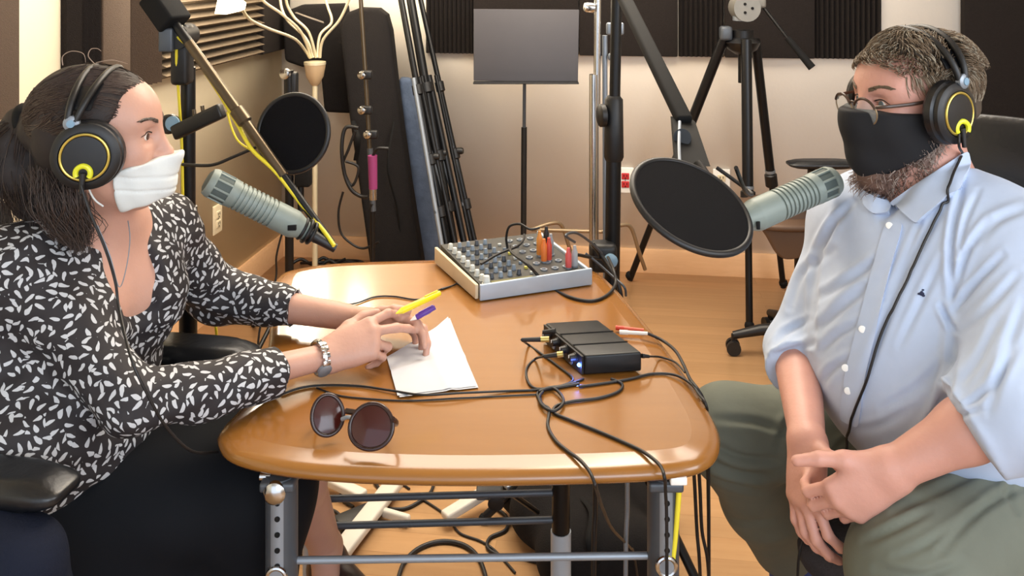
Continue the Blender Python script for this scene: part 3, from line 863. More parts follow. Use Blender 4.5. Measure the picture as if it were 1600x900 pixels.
def folded_tripods():
    # a bundle of folded stands leaning to the left against the wall
    spec = [([(625, -10), (700, 396)], 0.014, 3.88), ([(640, -10), (712, 400)], 0.020, 3.95), ([(655, -10), (744, 388)], 0.012, 4.0)]
    labels = ['leftmost folded black light stand leaning by the blue cover', 'middle folded black light stand with thick tubes leaning on back wall', 'rightmost thin folded stand leaning with its foot apart from the others']
    for i, (pp, r, Y) in enumerate(spec):
        top = P(pp[0][0], pp[0][1], Y + 0.12); bot = G(pp[1][0], pp[1][1] + 8, 0.0)
        bot = P(pp[1][0], pp[1][1], Y - 0.15); dd = (bot - top); k = (bot.z - 0.01) / -dd.z; bot = bot + dd * k
        t = thing('folded_light_stand', labels[i], 'light stand', (bot.x, bot.y, 0), 'folded stands leaning on back wall')
        d = bot - top; dn = d.normalized(); x, y, _ = frame(dn)
        MB().tube([top, bot.lerp(top, 0.02)], r, 14).build('centre_tube', M_black, t)
        n = 3 if i != 2 else 1
        for k in range(n):
            a = 2 * PI * k / 3 + 0.4; o = (x * math.cos(a) + y * math.sin(a)) * (r + 0.014)
            L = MB().tube([top.lerp(bot, 0.28) + o * 0.6, top.lerp(bot, 0.96) + o * 1.5], r * 0.7, 10).build('leg', M_steel if (i == 0 and k == 0) else M_black, t)
            MB().tube([top.lerp(bot, 0.50) + o * 0.2, top.lerp(bot, 0.70) + o * 1.3], r * 0.5, 8).build('brace', M_grey, L)
        for q in (0.3, 0.52, 0.68): MB().lathe(top.lerp(bot, q), d, [(0, r), (0.004, r * 1.7), (0.045, r * 1.7), (0.05, r)], 14).build('collar', M_blackp, t)
        knob(t, top.lerp(bot, 0.53), (1, -0.2, 0.1), 0.015, L=0.04)
        MB().sphere(bot + Vector((0, 0, 0.012)), 0.018, 10).build('rubber_foot', M_blackm, t)
folded_tripods()

def case(name, label, cat, outline, Y, dY, thick, m, strap=True, floorY=None):
    # upright soft case: outline in px, traced at its own distance, leaning back a little
    pts = []
    zs = [y for _, y in outline]; y0, y1 = min(zs), max(zs)
    for x, y in outline:
        q = (y - y0) / (y1 - y0); pts.append(P(x, y, Y + dY * (1 - q)))
    low = min(p.z for p in pts)
    t = thing(name, label, cat, (sum(p.x for p in pts) / len(pts), Y, 0))
    o = MB().prism(pts, (0, thick, 0)).build('body', m, t, 0.6, bevel=0.018)
    return t, pts
t, pts = case('instrument_case', 'tall black padded instrument case with rounded top leaning on back wall', 'case',
     [(530, 40), (542, 20), (560, 13), (590, 14), (603, 24), (610, 50), (622, 160), (640, 290), (662, 432), (580, 432), (566, 330), (545, 180)], 3.88, 0.14, 0.13, M_fabricb)
MB().tube(catmull([P(615, 190, 3.93), P(606, 260, 3.88), P(622, 330, 3.90), P(628, 400, 3.91)], 8), 0.006, 8, flat=0.4).build('zip', M_blackm, t)
MB().tube(catmull([P(552, 190, 3.94), P(560, 215, 3.86), P(556, 250, 3.9)], 8), 0.011, 8, flat=0.4).build('handle', M_blackm, t)
t, pts = case('garment_bag', 'dark brown hanging bag with slanted lower edge beside the lamp cup', 'bag',
     [(440, 20), (470, 8), (540, 6), (546, 60), (550, 178), (506, 176), (500, 110), (470, 105), (444, 96)], 4.22, 0.02, 0.10, M_fabricb)
MB().tube(catmull([P(463, 20, 4.10), P(482, 27, 4.05), P(505, 35, 4.10)], 6), 0.008, 8, flat=0.4).build('strap', mat('grey_strap', (120, 112, 104), 0.8), t)
t, pts = case('fabric_bag', 'blue crumpled fabric bag between the black case and folded stands', 'bag',
     [(622, 122), (642, 124), (652, 170), (672, 280), (694, 432), (664, 432), (645, 300)], 4.10, 0.08, 0.08, M_blue)

def magenta_stand():
    c = P(582, 0, 3.6); c.z = 0
    t = thing('handheld_microphone_stand', 'thin telescopic stand carrying a magenta handheld microphone by black case', 'microphone stand', c)
    MB().cyl(c + Vector((0, 0, 0.03)), c + Vector((0, 0, P(0, 318, 3.6).z)), 0.010).build('pole', M_black, t)
    MB().tube([P(578, 240, 3.62), P(570, 100, 3.64), P(563, -10, 3.66)], 0.009, 12).build('boom_tube', M_bronze, t)
    MB().tube([P(583, 330, 3.60), P(578, 232, 3.62)], 0.012, 12).build('boom_rear', M_grey, t)
    for y, x in ((117, 566), (172, 566), (210, 575)):
        MB().lathe(P(x, y, 3.58), (-0.3, -1, 0), [(0, 0.016), (0.012, 0.016), (0.015, 0.011)], 18).build('knob', M_chrome, t)
        MB().box(P(x + 6, y, 3.61), (0.05, 0.03, 0.035), None, 0.008).build('knob_clamp', M_blackp, t)
    MB().lathe((c.x, c.y, 0), (0, 0, 1), [(0, 0.13), (0.015, 0.13), (0.025, 0.11), (0.03, 0.02)], 32).build('round_base', M_blackm, t)
    m = thing('handheld_microphone', 'magenta handheld microphone clipped upright on thin stand', 'microphone', P(583, 290, 3.55))
    MB().cyl(P(583, 295, 3.55), P(582, 243, 3.55), 0.017, 0.019).build('sleeve', mat('magenta_sleeve', (138, 52, 104), 0.5), m)
    MB().cyl(P(583, 312, 3.55), P(583, 295, 3.55), 0.015).build('connector', M_chrome, m)
    MB().tube(catmull([P(583, 243, 3.55), P(590, 232, 3.54), P(607, 232, 3.54)], 6), 0.006, 8).build('clip', M_blackp, m)
magenta_stand()

def rear_stand():
    c = P(452, 0, 3.35); c.z = 0
    t = thing('rear_microphone_stand', 'black microphone stand half hidden behind the small pop filter', 'microphone stand', c)
    zt = P(0, 110, 3.35).z
    MB().cyl(c + Vector((0, 0, 0.05)), c + Vector((0, 0, zt)), 0.016).build('pole', M_black, t)
    MB().box(P(455, 135, 3.36), (0.05, 0.04, 0.11), None, 0.01).build('clamp', M_blackp, t)
    MB().lathe(P(447, 115, 3.30), (-0.3, -1, 0), [(0, 0.02), (0.014, 0.02), (0.017, 0.014)], 18).build('knob', M_chrome, t)
    MB().tube([P(470, 150, 3.40), P(470, 330, 3.36)], 0.012, 12).build('hanging_tube', M_black, t)
    MB().box(P(474, 270, 3.36), (0.06, 0.05, 0.10), None, 0.01).build('sleeve', M_blackm, t)
    MB().lathe(P(464, 192, 3.34), (0, 0, 1), [(0, 0.02), (0.03, 0.02)], 18).build('collar', M_steel, t)
    tripod_base(t, c, 0.30, 0.22, M_black, 3, 0.2)
rear_stand()
# ================================================================== PEOPLE
M_skin_w = mat('skin_woman', (192, 148, 130), 0.48, var=0.10, scale=14, bump=0.05, bscale=160, sss=0.12)
M_skin_m = mat('skin_man', (198, 146, 130), 0.50, var=0.14, scale=16, bump=0.06, bscale=160, sss=0.12)
M_hair_w = mat('hair_dark_brown', (58, 43, 36), 0.42, var=0.35, scale=30)
M_hbase_w = mat('hair_base_dark', (34, 25, 22), 0.7, var=0.3, scale=40)
M_hbase_m = mat('hair_base_brown', (70, 58, 46), 0.8, var=0.4, scale=40)
M_hair_m = mat('hair_grey_brown', (104, 86, 66), 0.6, var=0.4, scale=22)
M_beard = mat('beard_brown_grey', (112, 88, 78), 0.7, var=0.45, scale=30)
M_mask_w = mat('mask_white', (212, 217, 216), 0.75, var=0.03, scale=30, bump=0.06, bscale=60)
M_mask_b = mat('mask_black', (13, 14, 19), 0.85, var=0.15, scale=60)
M_shirt = mat('shirt_pale_blue', (178, 192, 216), 0.8, var=0.05, scale=40, bump=0.10, bscale=14, sheen=0.1)
M_trouser = mat('trousers_grey_green', (101, 105, 94), 0.85, var=0.10, scale=26, bump=0.18, bscale=18)
M_skirt = mat('skirt_navy_black', (9, 12, 18), 0.8, spec=0.2, var=0.15, scale=20, bump=0.1, bscale=12)
M_gold = mat('gold_ring', (202, 180, 92), 0.3, 0.8, var=0.05)
M_yel2 = mat('yellow_plastic', (214, 214, 44), 0.4, var=0.04)

def print_mat():
    m = bpy.data.materials.new('blouse_print'); m.use_nodes = True
    nt = m.node_tree; b = nt.nodes['Principled BSDF']; N = nt.nodes.new; Lk = nt.links.new
    tc = N('ShaderNodeTexCoord'); ge = N('ShaderNodeNewGeometry')
    def vm(op, a=None, c=None):
        n = N('ShaderNodeVectorMath'); n.operation = op
        if a is not None: Lk(a, n.inputs[0])
        if c is not None:
            if isinstance(c, tuple): n.inputs[1].default_value = c
            else: Lk(c, n.inputs[1])
        return n
    def mm(op, a, c=None):
        n = N('ShaderNodeMath'); n.operation = op
        for i, q in enumerate((a, c)):
            if q is None: continue
            if isinstance(q, (int, float)): n.inputs[i].default_value = q
            else: Lk(q, n.inputs[i])
        return n.outputs[0]
    # warp a little so that the marks bend
    nz = N('ShaderNodeTexNoise'); nz.inputs['Scale'].default_value = 45; Lk(tc.outputs['Object'], nz.inputs['Vector'])
    wv = vm('MULTIPLY_ADD', nz.outputs['Color'], (0.010, 0.010, 0.010)); Lk(tc.outputs['Object'], wv.inputs[2])
    vo = N('ShaderNodeTexVoronoi'); vo.inputs['Scale'].default_value = 58; vo.inputs['Randomness'].default_value = 0.72
    Lk(wv.outputs[0], vo.inputs['Vector'])
    df = vm('SUBTRACT', wv.outputs[0], vo.outputs['Position'])
    dn = vm('DOT_PRODUCT', df.outputs[0], ge.outputs['Normal'])
    sc = vm('SCALE', ge.outputs['Normal']); Lk(dn.outputs['Value'], sc.inputs['Scale'])
    dt = vm('SUBTRACT', df.outputs[0], sc.outputs[0])
    ax = vm('SUBTRACT', vo.outputs['Color'], (0.5, 0.5, 0.5))
    an = vm('DOT_PRODUCT', ax.outputs[0], ge.outputs['Normal'])
    s2 = vm('SCALE', ge.outputs['Normal']); Lk(an.outputs['Value'], s2.inputs['Scale'])
    at = vm('NORMALIZE', vm('SUBTRACT', ax.outputs[0], s2.outputs[0]).outputs[0])
    al = vm('DOT_PRODUCT', dt.outputs[0], at.outputs[0]).outputs['Value']
    ln = vm('LENGTH', dt.outputs[0]).outputs['Value']
    pp = mm('SQRT', mm('MAXIMUM', mm('SUBTRACT', mm('MULTIPLY', ln, ln), mm('MULTIPLY', al, al)), 0.0))
    # leaf: thin at one end
    wdt = mm('ADD', mm('MULTIPLY', al, 0.15), 0.0029)
    e1 = mm('DIVIDE', pp, mm('MAXIMUM', wdt, 0.0004)); e2 = mm('DIVIDE', al, 0.0078)
    el = mm('ADD', mm('MULTIPLY', e1, e1), mm('MULTIPLY', e2, e2))
    mk = mm('LESS_THAN', el, 1.0)
    mx = N('ShaderNodeMix'); mx.data_type = 'RGBA'
    mx.inputs['A'].default_value = lin((36, 32, 35)); mx.inputs['B'].default_value = lin((190, 192, 196))
    Lk(mk, mx.inputs['Factor']); Lk(mx.outputs['Result'], b.inputs['Base Color'])
    b.inputs['Roughness'].default_value = 0.75
    n2 = N('ShaderNodeTexNoise'); n2.inputs['Scale'].default_value = 22; Lk(tc.outputs['Object'], n2.inputs['Vector'])
    bp = N('ShaderNodeBump'); bp.inputs['Strength'].default_value = 0.15; bp.inputs['Distance'].default_value = 0.01
    Lk(n2.outputs['Fac'], bp.inputs['Height']); Lk(bp.outputs['Normal'], b.inputs['Normal'])
    return m
M_print = print_mat()

def head_matrix(origin, fwd, up=(0, 0, 1), s=1.0):
    x = Vector(fwd).normalized(); z = Vector(up); y = z.cross(x).normalized(); z = x.cross(y).normalized()
    M = Matrix(((x.x * s, y.x * s, z.x * s, origin[0]), (x.y * s, y.y * s, z.y * s, origin[1]), (x.z * s, y.z * s, z.z * s, origin[2]), (0, 0, 0, 1)))
    R = np.array([[x.x, y.x, z.x], [x.y, y.y, z.y], [x.z, y.z, z.z]])
    return M, R
def head_prims(f, M, R, off=0.0, male=False, jaw=True):
    T = lambda x, y, z: tuple(M @ Vector((x, y, z)))
    E = lambda c, r, k=0.02, mode='u': f.ell(T(*c), [v + off for v in r], R, k, mode)
    C = lambda a, b, ra, rb, k=0.015, mode='u': f.cap(T(*a), T(*b), ra + off, rb + off, k, mode)
    w = 1.06 if male else 1.0
    E((-0.012, 0, 0.030), (0.098, 0.074 * w, 0.080), 0.0)
    E((0.035, 0, 0.022), (0.055, 0.060 * w, 0.062), 0.03)
    E((0.032, 0, -0.040), (0.058, 0.056 * w, 0.072), 0.03)
    for s in (-1, 1):
        C((-0.005, s * 0.060 * w, -0.045), (0.060, s * 0.020 * w, -0.098), 0.020, 0.020, 0.03)
        E((0.062, s * 0.038, -0.030), (0.026, 0.024, 0.024), 0.02)
        C((0.078, s * 0.014, 0.026), (0.066, s * 0.046, 0.028), 0.0105, 0.008, 0.015)
    E((0.072, 0, -0.104), (0.024, 0.026, 0.020), 0.025)
    if off <= 0.001:
        for s in (-1, 1): E((0.094, s * 0.031, 0.004), (0.016, 0.018, 0.012), 0.012, 's')
        for s in (-1, 1):
            E((0.0725, s * 0.031, 0.004), (0.0110, 0.0125, 0.0115), 0.002)
            C((0.086, s * 0.020, 0.0085), (0.080, s * 0.044, 0.0085), 0.0035, 0.003, 0.004)
            C((0.0855, s * 0.020, -0.0045), (0.079, s * 0.044, -0.002), 0.003, 0.003, 0.005)
    C((0.086, 0, 0.018), (0.110, 0, -0.026), 0.0075, 0.0105, 0.014)
    E((0.111, 0, -0.031), (0.0125, 0.0115, 0.010), 0.006)
    for s in (-1, 1): E((0.100, s * 0.012, -0.035), (0.011, 0.0075, 0.008), 0.006)
    if off <= 0.001:
        C((0.092, -0.018, -0.066), (0.092, 0.018, -0.066), 0.0055, 0.0055, 0.006); C((0.090, -0.015, -0.076), (0.090, 0.015, -0.076), 0.0065, 0.0065, 0.006)
        for s in (-1, 1):
            E((-0.004, s * 0.078 * w, -0.004), (0.018, 0.008, 0.030), 0.006)
            C((-0.010, s * 0.084 * w, 0.018), (-0.014, s * 0.084 * w, -0.014), 0.004, 0.004, 0.004)

def hand(f, wrist, fwd, dorsal, thumb_dir, fingers, thumb, sc=1.0, wr=0.024):
    """fingers: four entries of (spread, curl1, curl2, curl3) in radians; thumb: list of 3 local points (f, t, n)"""
    x = Vector(fwd).normalized(); n = Vector(dorsal); n = (n - x * n.dot(x)).normalized(); t = n.cross(x)
    if t.dot(Vector(thumb_dir)) < 0: t = -t
    W = Vector(wrist)
    Lc = lambda a, b, c: W + x * a * sc + t * b * sc + n * c * sc
    mc = [(0.086, 0.027, 0.002), (0.089, 0.008, 0.005), (0.084, -0.011, 0.003), (0.076, -0.028, -0.002)]
    ln = [(0.044, 0.026, 0.021), (0.049, 0.030, 0.022), (0.045, 0.028, 0.021), (0.035, 0.021, 0.019)]
    rr = [0.0088, 0.0090, 0.0084, 0.0074]
    for i, m in enumerate(mc):
        f.cap(Lc(0.0, m[1] * 0.55, 0), Lc(*m), wr * 0.72 * sc, 0.0118 * sc, 0.014)
        sp, c1, c2, c3 = fingers[i]
        p = Lc(*m); ang = 0
        for L, c, k in zip(ln[i], (c1, c2, c3), (0.95, 0.86, 0.76)):
            ang += c
            d = (x * math.cos(sp) + t * math.sin(sp)) * math.cos(ang) - n * math.sin(ang)
            q = p + d * L * sc
            f.cap(p, q, rr[i] * sc * (k + 0.08), rr[i] * sc * k, 0.0045); p = q
    f.ell(Lc(0.045, 0.0, -0.004), (0.030 * sc, 0.030 * sc, 0.016 * sc), np.array([list(x), list(t), list(n)]).T, 0.015)
    tp = [Lc(*q) for q in thumb]
    f.cap(Lc(0.014, 0.016, -0.004), tp[0], 0.017 * sc, 0.0135 * sc, 0.012)
    f.cap(tp[0], tp[1], 0.0118 * sc, 0.0105 * sc, 0.006); f.cap(tp[1], tp[2], 0.0102 * sc, 0.0085 * sc, 0.005)
    return Lc

def v3(p): return (p.x, p.y, p.z)

# ------------------------------------------------------------------ headphones in head space
def headphones(label, M, R, near, r=0.047, band_tilt=0.0, capw=0.105, cx=-0.012, cz=-0.030, kx=-0.024, splay=0.05):
    T = lambda x, y, z: M @ Vector((x, y, z))
    dirv = lambda x, y, z: (M.to_3x3() @ Vector((x, y, z))).normalized()
    t = thing('headphones', label, 'headphones', T(0, 0, 0.1))
    bx = cx + kx
    for s in (-1, 1):
        c0 = T(cx, s * 0.083, cz); ax = dirv(splay, s * 1, 0.0)
        cup = MB().lathe(c0, ax, [(0, r * 0.9), (0.0, r * 1.02), (0.006, r * 1.12), (0.016, r * 1.10), (0.021, r * 0.98)], 44).build('ear_cushion', M_leather, t)
        h = MB().lathe(c0, ax, [(0.019, r * 1.0), (0.022, r * 1.06), (0.028, r * 1.05), (0.032, r * 0.93), (0.0325, r * 0.80), (0.030, r * 0.78), (0.030, r * 0.70), (0.034, r * 0.66), (0.036, r * 0.3), (0.036, 0)], 44).build('cup_housing', M_blackp, t)
        g = MB(); g.ring(c0 + ax * 0.0325, ax, r * 0.72, 0.0022, 44, 8); g.build('gold_ring', M_gold, h)
        # yellow horseshoe around the cable socket
        dn = dirv(0, 0, -1); fw = dirv(1, 0, 0); cc = c0 + ax * 0.036 + dn * r * 0.48
        arc = [cc + (fw * math.cos(a) - dn * math.sin(a)) * 0.011 for a in [(-0.6 + i * (PI + 1.2) / 14) for i in range(15)]]
        MB().tube(arc, 0.0042, 8).build('yellow_socket_ring', M_yel2, h)
        MB().cyl(cc, cc + dn * 0.03 + ax * 0.002, 0.005, 0.0035, segs=12).build('strain_relief', M_rubber, h)
        k0 = T(bx, s * 0.103, cz + 0.052)
        MB().lathe(k0, ax, [(0, 0.012), (0.008, 0.012), (0.010, 0.0095)], 24).build('slider_cap', M_steel, t)
        MB().lathe(k0 + ax * 0.0095, ax, [(0, 0.006), (0.002, 0.006), (0.0025, 0.0)], 18).build('slider_screw', mat('blue_grey_cap', (120, 150, 172), 0.35), t)
        b = MB(); b.box(T((cx + bx) / 2, s * 0.104, cz + 0.030), (0.022, 0.008, 0.04), (dirv(1, 0, 0), ax, dirv(0, 0, 1)), 0.003); b.build('yoke', M_blackp, t)
    # two thin tubes over the head and the wide strap beneath them
    for q in (-0.016, 0.018):
        pts = []
        for i in range(33):
            a = PI * i / 32
            pts.append(T(bx + q * (0.35 + 0.65 * math.sin(a)) + band_tilt * math.sin(a), math.cos(a) * 0.108, cz + 0.055 + math.sin(a) * (capw)))
        MB().tube(pts, 0.0056, 10).build('band_tube', M_blackp, t)
    vs = []; fs = []
    n = 29
    for i in range(n):
        a = 0.10 * PI + 0.80 * PI * i / (n - 1)
        for (wx, rr) in ((-0.021, 0), (0.021, 0), (0.021, -0.003), (-0.021, -0.003)):
            pr = T(bx + wx + band_tilt * math.sin(a), math.cos(a) * (0.104 + rr), cz + 0.050 + math.sin(a) * (capw - 0.002 + rr)); vs.append(pr)
    for i in range(n - 1):
        for k in range(4): fs.append((i * 4 + k, i * 4 + (k + 1) % 4, i * 4 + 4 + (k + 1) % 4, i * 4 + 4 + k))
    fs += [(3, 2, 1, 0), tuple((n - 1) * 4 + k for k in range(4))]
    MB().add(vs, fs).build('head_strap', M_leather, t)
    s = near
    return t, T(cx, s * 0.122, cz - r * 0.48 - 0.03)

# ================================================================== WOMAN
WH, WR = head_matrix(P(157, 208, 1.49), (1, 0.14, -0.06), s=0.965)
wT = lambda x, y, z: WH @ Vector((x, y, z))
woman = thing('person', 'seated woman in black and white print blouse, white mask and headphones, holding pens', 'person', (-0.8, 1.55, 0))
shR, shL = P(38, 425, 1.45), P(252, 362, 1.72)
neck0 = wT(-0.030, 0, -0.065); neckb = Vector((-0.712, 1.56, 1.015))
chest = Vector((-0.745, 1.565, 0.88)); belly = Vector((-0.77, 1.55, 0.72)); hips = Vector((-0.80, 1.53, 0.59))
elR, elL = P(205, 630, 1.38), P(335, 462, 1.84)
wrR, wrL = P(512, 556, 1.60), P(570, 500, 1.76)
tdir = (shL - shR).normalized(); tf = Vector((tdir.y, -tdir.x, 0)).normalized()   # chest direction (+x, -y)
def woman_torso(f, o):
    f.cap(shR, shL, 0.048 + o, 0.048 + o, 0.03)
    f.cap(chest + tdir * 0.07 + Vector((0, 0, .03)), chest - tdir * 0.07 + Vector((0, 0, .03)), 0.085 + o, 0.085 + o, 0.05)
    f.cap(chest, belly, 0.105 + o, 0.10 + o, 0.06, flat=(v3(tdir), 1.25))
    f.cap(belly, hips, 0.105 + o, 0.125 + o, 0.06, flat=(v3(tdir), 1.3))
    for s in (-1, 1): f.ell(chest + tdir * s * 0.07 + tf * 0.065 + Vector((0, 0, -0.01)), (0.055 + o,) * 3, None, 0.05)
f = Field(0.0032)
head_prims(f, WH, WR)
f.cap(neck0, neckb + Vector((0, 0, -0.01)), 0.050, 0.056, 0.03)
f.cap(wT(0.02, 0, -0.085), neckb + tf * 0.03, 0.03, 0.03, 0.03)
f.cap(neckb, shR, 0.045, 0.040, 0.05); f.cap(neckb, shL, 0.045, 0.040, 0.05)
woman_torso(f, 0.0)
f.cap(shR, elR, 0.040, 0.032, 0.02); f.cap(elR, wrR, 0.032, 0.023, 0.015, flat=((0, 0.4, 1), 0.92))
f.cap(shL, elL, 0.044, 0.036, 0.02); f.cap(elL, wrL, 0.037, 0.023, 0.015)
# right hand (near): back of the hand to the camera, index pinching the yellow pen
rk = P(618, 512, 1.64)
hand(f, wrR, rk - wrR, (0.05, -0.75, 0.75), (0, 0.4, 0.8),
     [(0.22, 0.30, 0.75, 0.35), (-0.05, 0.45, 0.35, 0.2), (-0.12, 1.0, 1.1, 0.6), (-0.08, 1.05, 1.15, 0.6)],
     [(0.050, 0.040, -0.012), (0.082, 0.052, -0.020), (0.108, 0.050, -0.022)], 0.98, 0.023)
lk = P(640, 500, 1.74)
hand(f, wrL, lk - wrL, (-0.1, 0.55, 0.8), (0, -0.6, 0.6),
     [(0.12, 0.35, 0.6, 0.4), (0.02, 0.5, 0.7, 0.4), (-0.05, 0.6, 0.8, 0.4), (-0.12, 0.7, 0.8, 0.4)],
     [(0.050, 0.040, 0.006), (0.080, 0.046, 0.010), (0.106, 0.038, 0.012)], 0.95, 0.022)
# legs
hipR, hipL = Vector((-0.80, 1.46, 0.57)), Vector((-0.78, 1.62, 0.57))
knR, knL = Vector((-0.425, 1.505, 0.565)), Vector((-0.43, 1.68, 0.565))
anR, anL = Vector((-0.52, 1.50, 0.10)), Vector((-0.405, 1.95, 0.19))
f.cap(hipL, knL, 0.075, 0.055, 0.03); f.cap(knL, knL.lerp(anL, 0.35), 0.050, 0.050, 0.03); f.cap(knL.lerp(anL, 0.35), anL, 0.050, 0.033, 0.02)
f.cap(anL, anL + Vector((0.02, -0.10, -0.07)), 0.032, 0.026, 0.02)
f.cap(hipR, knR, 0.075, 0.055, 0.03); f.cap(knR, anR, 0.052, 0.034, 0.02)
f.cap(anR, anR + Vector((0.12, -0.03, -0.055)), 0.032, 0.025, 0.02)
woman_body = f.build('body', M_skin_w, woman)

# eyes, brows
def eyes(M, R, parent, iris, brow_m, body, th=0.0006):
    T = lambda x, y, z: M @ Vector((x, y, z)); dv = lambda x, y, z: (M.to_3x3() @ Vector((x, y, z))).normalized()
    tr = bvh(body)
    def on_face(y, z, off=0.0006):
        d = dv(-1, -y * 6, 0); o = T(0.2, y * 1.9, z)
        h = tr.ray_cast(o, (T(0.05, y * 0.85, z) - o).normalized())
        return None if h[0] is None else h[0] + h[1] * off
    for s in (-1, 1):
        e = MB().sphere(T(0.0745, s * 0.031, 0.003), 0.0124, 20).build('eye', mat('eye_white', (215, 205, 198), 0.2), parent)
        MB().lathe(T(0.0745, s * 0.031, 0.003) + dv(1, s * 0.1, 0) * 0.0108, dv(1, s * 0.1, 0), [(0, 0.0058), (0.0014, 0.0050), (0.0018, 0)], 20).build('iris', iris, e)
        rnd = random.Random(5); ps = []
        for i in range(110):
            u = rnd.random(); y = s * (0.014 + 0.036 * u); z = 0.0265 + 0.007 * math.sin(u * 2.6) + rnd.uniform(-.0026, .0026) * (1.2 - u)
            a = on_face(y, z)
            if a is None: continue
            b2 = on_face(y + s * 0.004, z + 0.0018, 0.0014); c2 = on_face(y + s * 0.008, z + 0.0016, 0.0016)
            if b2 and c2: ps.append([a, b2, c2])
        strands('eyebrow', ps, th, brow_m, parent)
        ps = []
        for k in range(2):
            pts = []
            for i in range(10):
                u = i / 9; q = on_face(s * (0.018 + 0.028 * u), 0.0075 + 0.0045 * math.sin(u * PI) - 0.003 * u + k * 0.0006, 0.0008)
                if q: pts.append(q)
            if len(pts) > 3: ps.append(pts)
        if ps: strands('eyelash_line', ps, 0.0009, mat('lash_dark', (30, 22, 20), 0.6), parent)
M_iris_b = mat('iris_brown', (60, 40, 28), 0.15)
eyes(WH, WR, woman, M_iris_b, M_hair_w, woman_body)

# hair
f = Field(0.0035)
T = wT
f.ell(T(-0.016, 0, 0.032), (0.104, 0.083, 0.083), WR, 0.0, cuts=[(T(0.062, 0, 0.075), WR @ np.array([1, 0, -0.62])), (T(0.028, 0, 0.0), WR @ np.array([1, 0, -0.28]))])
f.ell(T(-0.045, 0, -0.015), (0.056, 0.074, 0.055), WR, 0.02)
knot = P(33, 190, 1.50)
f.cap(T(-0.10, 0, 0.0), knot, 0.030, 0.020, 0.02)
f.chain([knot, P(22, 220, 1.50), P(18, 270, 1.49), P(28, 325, 1.48)], [0.022, 0.034, 0.030, 0.008], 0.015)
f.chain([P(95, 290, 1.47), P(105, 330, 1.46), P(122, 375, 1.45)], [0.040, 0.030, 0.012], 0.03)
f.chain([P(62, 270, 1.50), P(52, 320, 1.50), P(62, 350, 1.49)], [0.025, 0.016, 0.006], 0.03)
gr = snoise(3, 14, 60, 200)
f.build('hair', M_hbase_w, woman, disp=lambda co, nr: 0.0016 * gr(co * np.array([0.35, 1.6, 1.0])))
rnd = random.Random(11)
ps = []
def on_head(M, x, y, z, add=0.0):
    # push a local direction out to the scalp
    c = Vector((-0.016, 0, 0.032)); r = (0.104 + add, 0.083 + add, 0.083 + add)
    d = Vector((x, y, z)) - c; k = math.sqrt((d.x / r[0]) ** 2 + (d.y / r[1]) ** 2 + (d.z / r[2]) ** 2)
    return M @ (c + d / max(k, 1e-6))
for i in range(2300):
    # hairline start -> knot at the back
    a = rnd.uniform(-1.9, 1.9); lift = rnd.random()
    st = Vector((0.062 - 0.045 * abs(a) / 1.5 - 0.02 * rnd.random() + 0.018 * math.cos(a), math.sin(a) * 0.08, 0.012 + 0.085 * max(0.0, math.cos(a)) ** 0.8 - 0.03 * lift * (abs(a) > 0.8)))
    if rnd.random() < 0.5: st.x -= rnd.uniform(0, 0.10)
    en = Vector((-0.112, rnd.uniform(-.018, .018), 0.0 + rnd.uniform(-.02, .02)))
    p = []
    ad = rnd.uniform(-0.001, 0.004)
    for k in range(9):
        q = k / 8; l = st.lerp(en, q); l.z += 0.03 * math.sin(q * PI) * (1 if a * a < 1 else -0.2); l.y += math.copysign(0.03, st.y) * math.sin(q * PI)
        p.append(on_head(WH, l.x, l.y, l.z, ad + 0.001))
    ps.append(p)
for i in range(420):
    o = Vector((rnd.gauss(0, .010), rnd.gauss(0, .014), rnd.gauss(0, .008)))
    s = rnd.uniform(0.6, 1.9)
    ps.append([v for v in catmull([knot + o * 0.5, P(20 + rnd.uniform(-4, 6), 225, 1.50) + o * 1.7, P(16 + rnd.gauss(0, 5), 280, 1.49) + o * s, P(30 + rnd.gauss(0, 12), 330 + rnd.uniform(-20, 22), 1.47) + o * s], 4)])
for i in range(330):
    o = Vector((rnd.gauss(0, .016), rnd.gauss(-.006, .014), rnd.gauss(0, .006)))
    ps.append(catmull([P(88 + rnd.uniform(-18, 22), 262, 1.45) + o, P(98 + rnd.uniform(-16, 18), 315, 1.44) + o, P(112 + rnd.gauss(0, 12), 352, 1.44) + o * 0.8, P(126 + rnd.gauss(0, 9), 385 + rnd.uniform(-20, 14), 1.43) + o * 0.5], 4))
for i in range(60):
    o = Vector((rnd.gauss(0, .010), rnd.gauss(0, .01), 0))
    ps.append(catmull([P(66, 260, 1.48) + o, P(58, 300, 1.47) + o, P(60 + rnd.gauss(0, 10), 345 + rnd.uniform(-15, 15), 1.46) + o], 4))
for i in range(70):
    y0 = -1; x0 = rnd.uniform(0.018, 0.052); z0 = 0.055 - x0 * 0.4 + rnd.uniform(-.02, .01)
    p = []
    for k in range(7):
        q = k / 6; p.append(on_head(WH, x0 - 0.028 * q + 0.004 * math.sin(q * 4 + i), -0.08 * (1 if i % 5 else -1), z0 - 0.055 * q, -0.004 + 0.004 * math.sin(q * PI)))
    ps.append(p)
strands('hair_strands', ps, 0.00075, M_hair_w, woman)
# loose curls on the crown
M_wisp = mat('hair_wisp', (150, 128, 112), 0.4)
strands('hair_wisp', [catmull([P(148, 100, 1.47), P(138, 88, 1.46), P(142, 77, 1.46), P(152, 76, 1.46), P(158, 80, 1.46)], 6), catmull([P(98, 102, 1.47), P(98, 88, 1.47), P(112, 80, 1.47), P(130, 84, 1.47), P(134, 98, 1.47)], 6), catmull([P(150, 98, 1.46), P(175, 94, 1.46), P(200, 100, 1.46)], 6)], 0.0008, M_wisp, woman, 6)
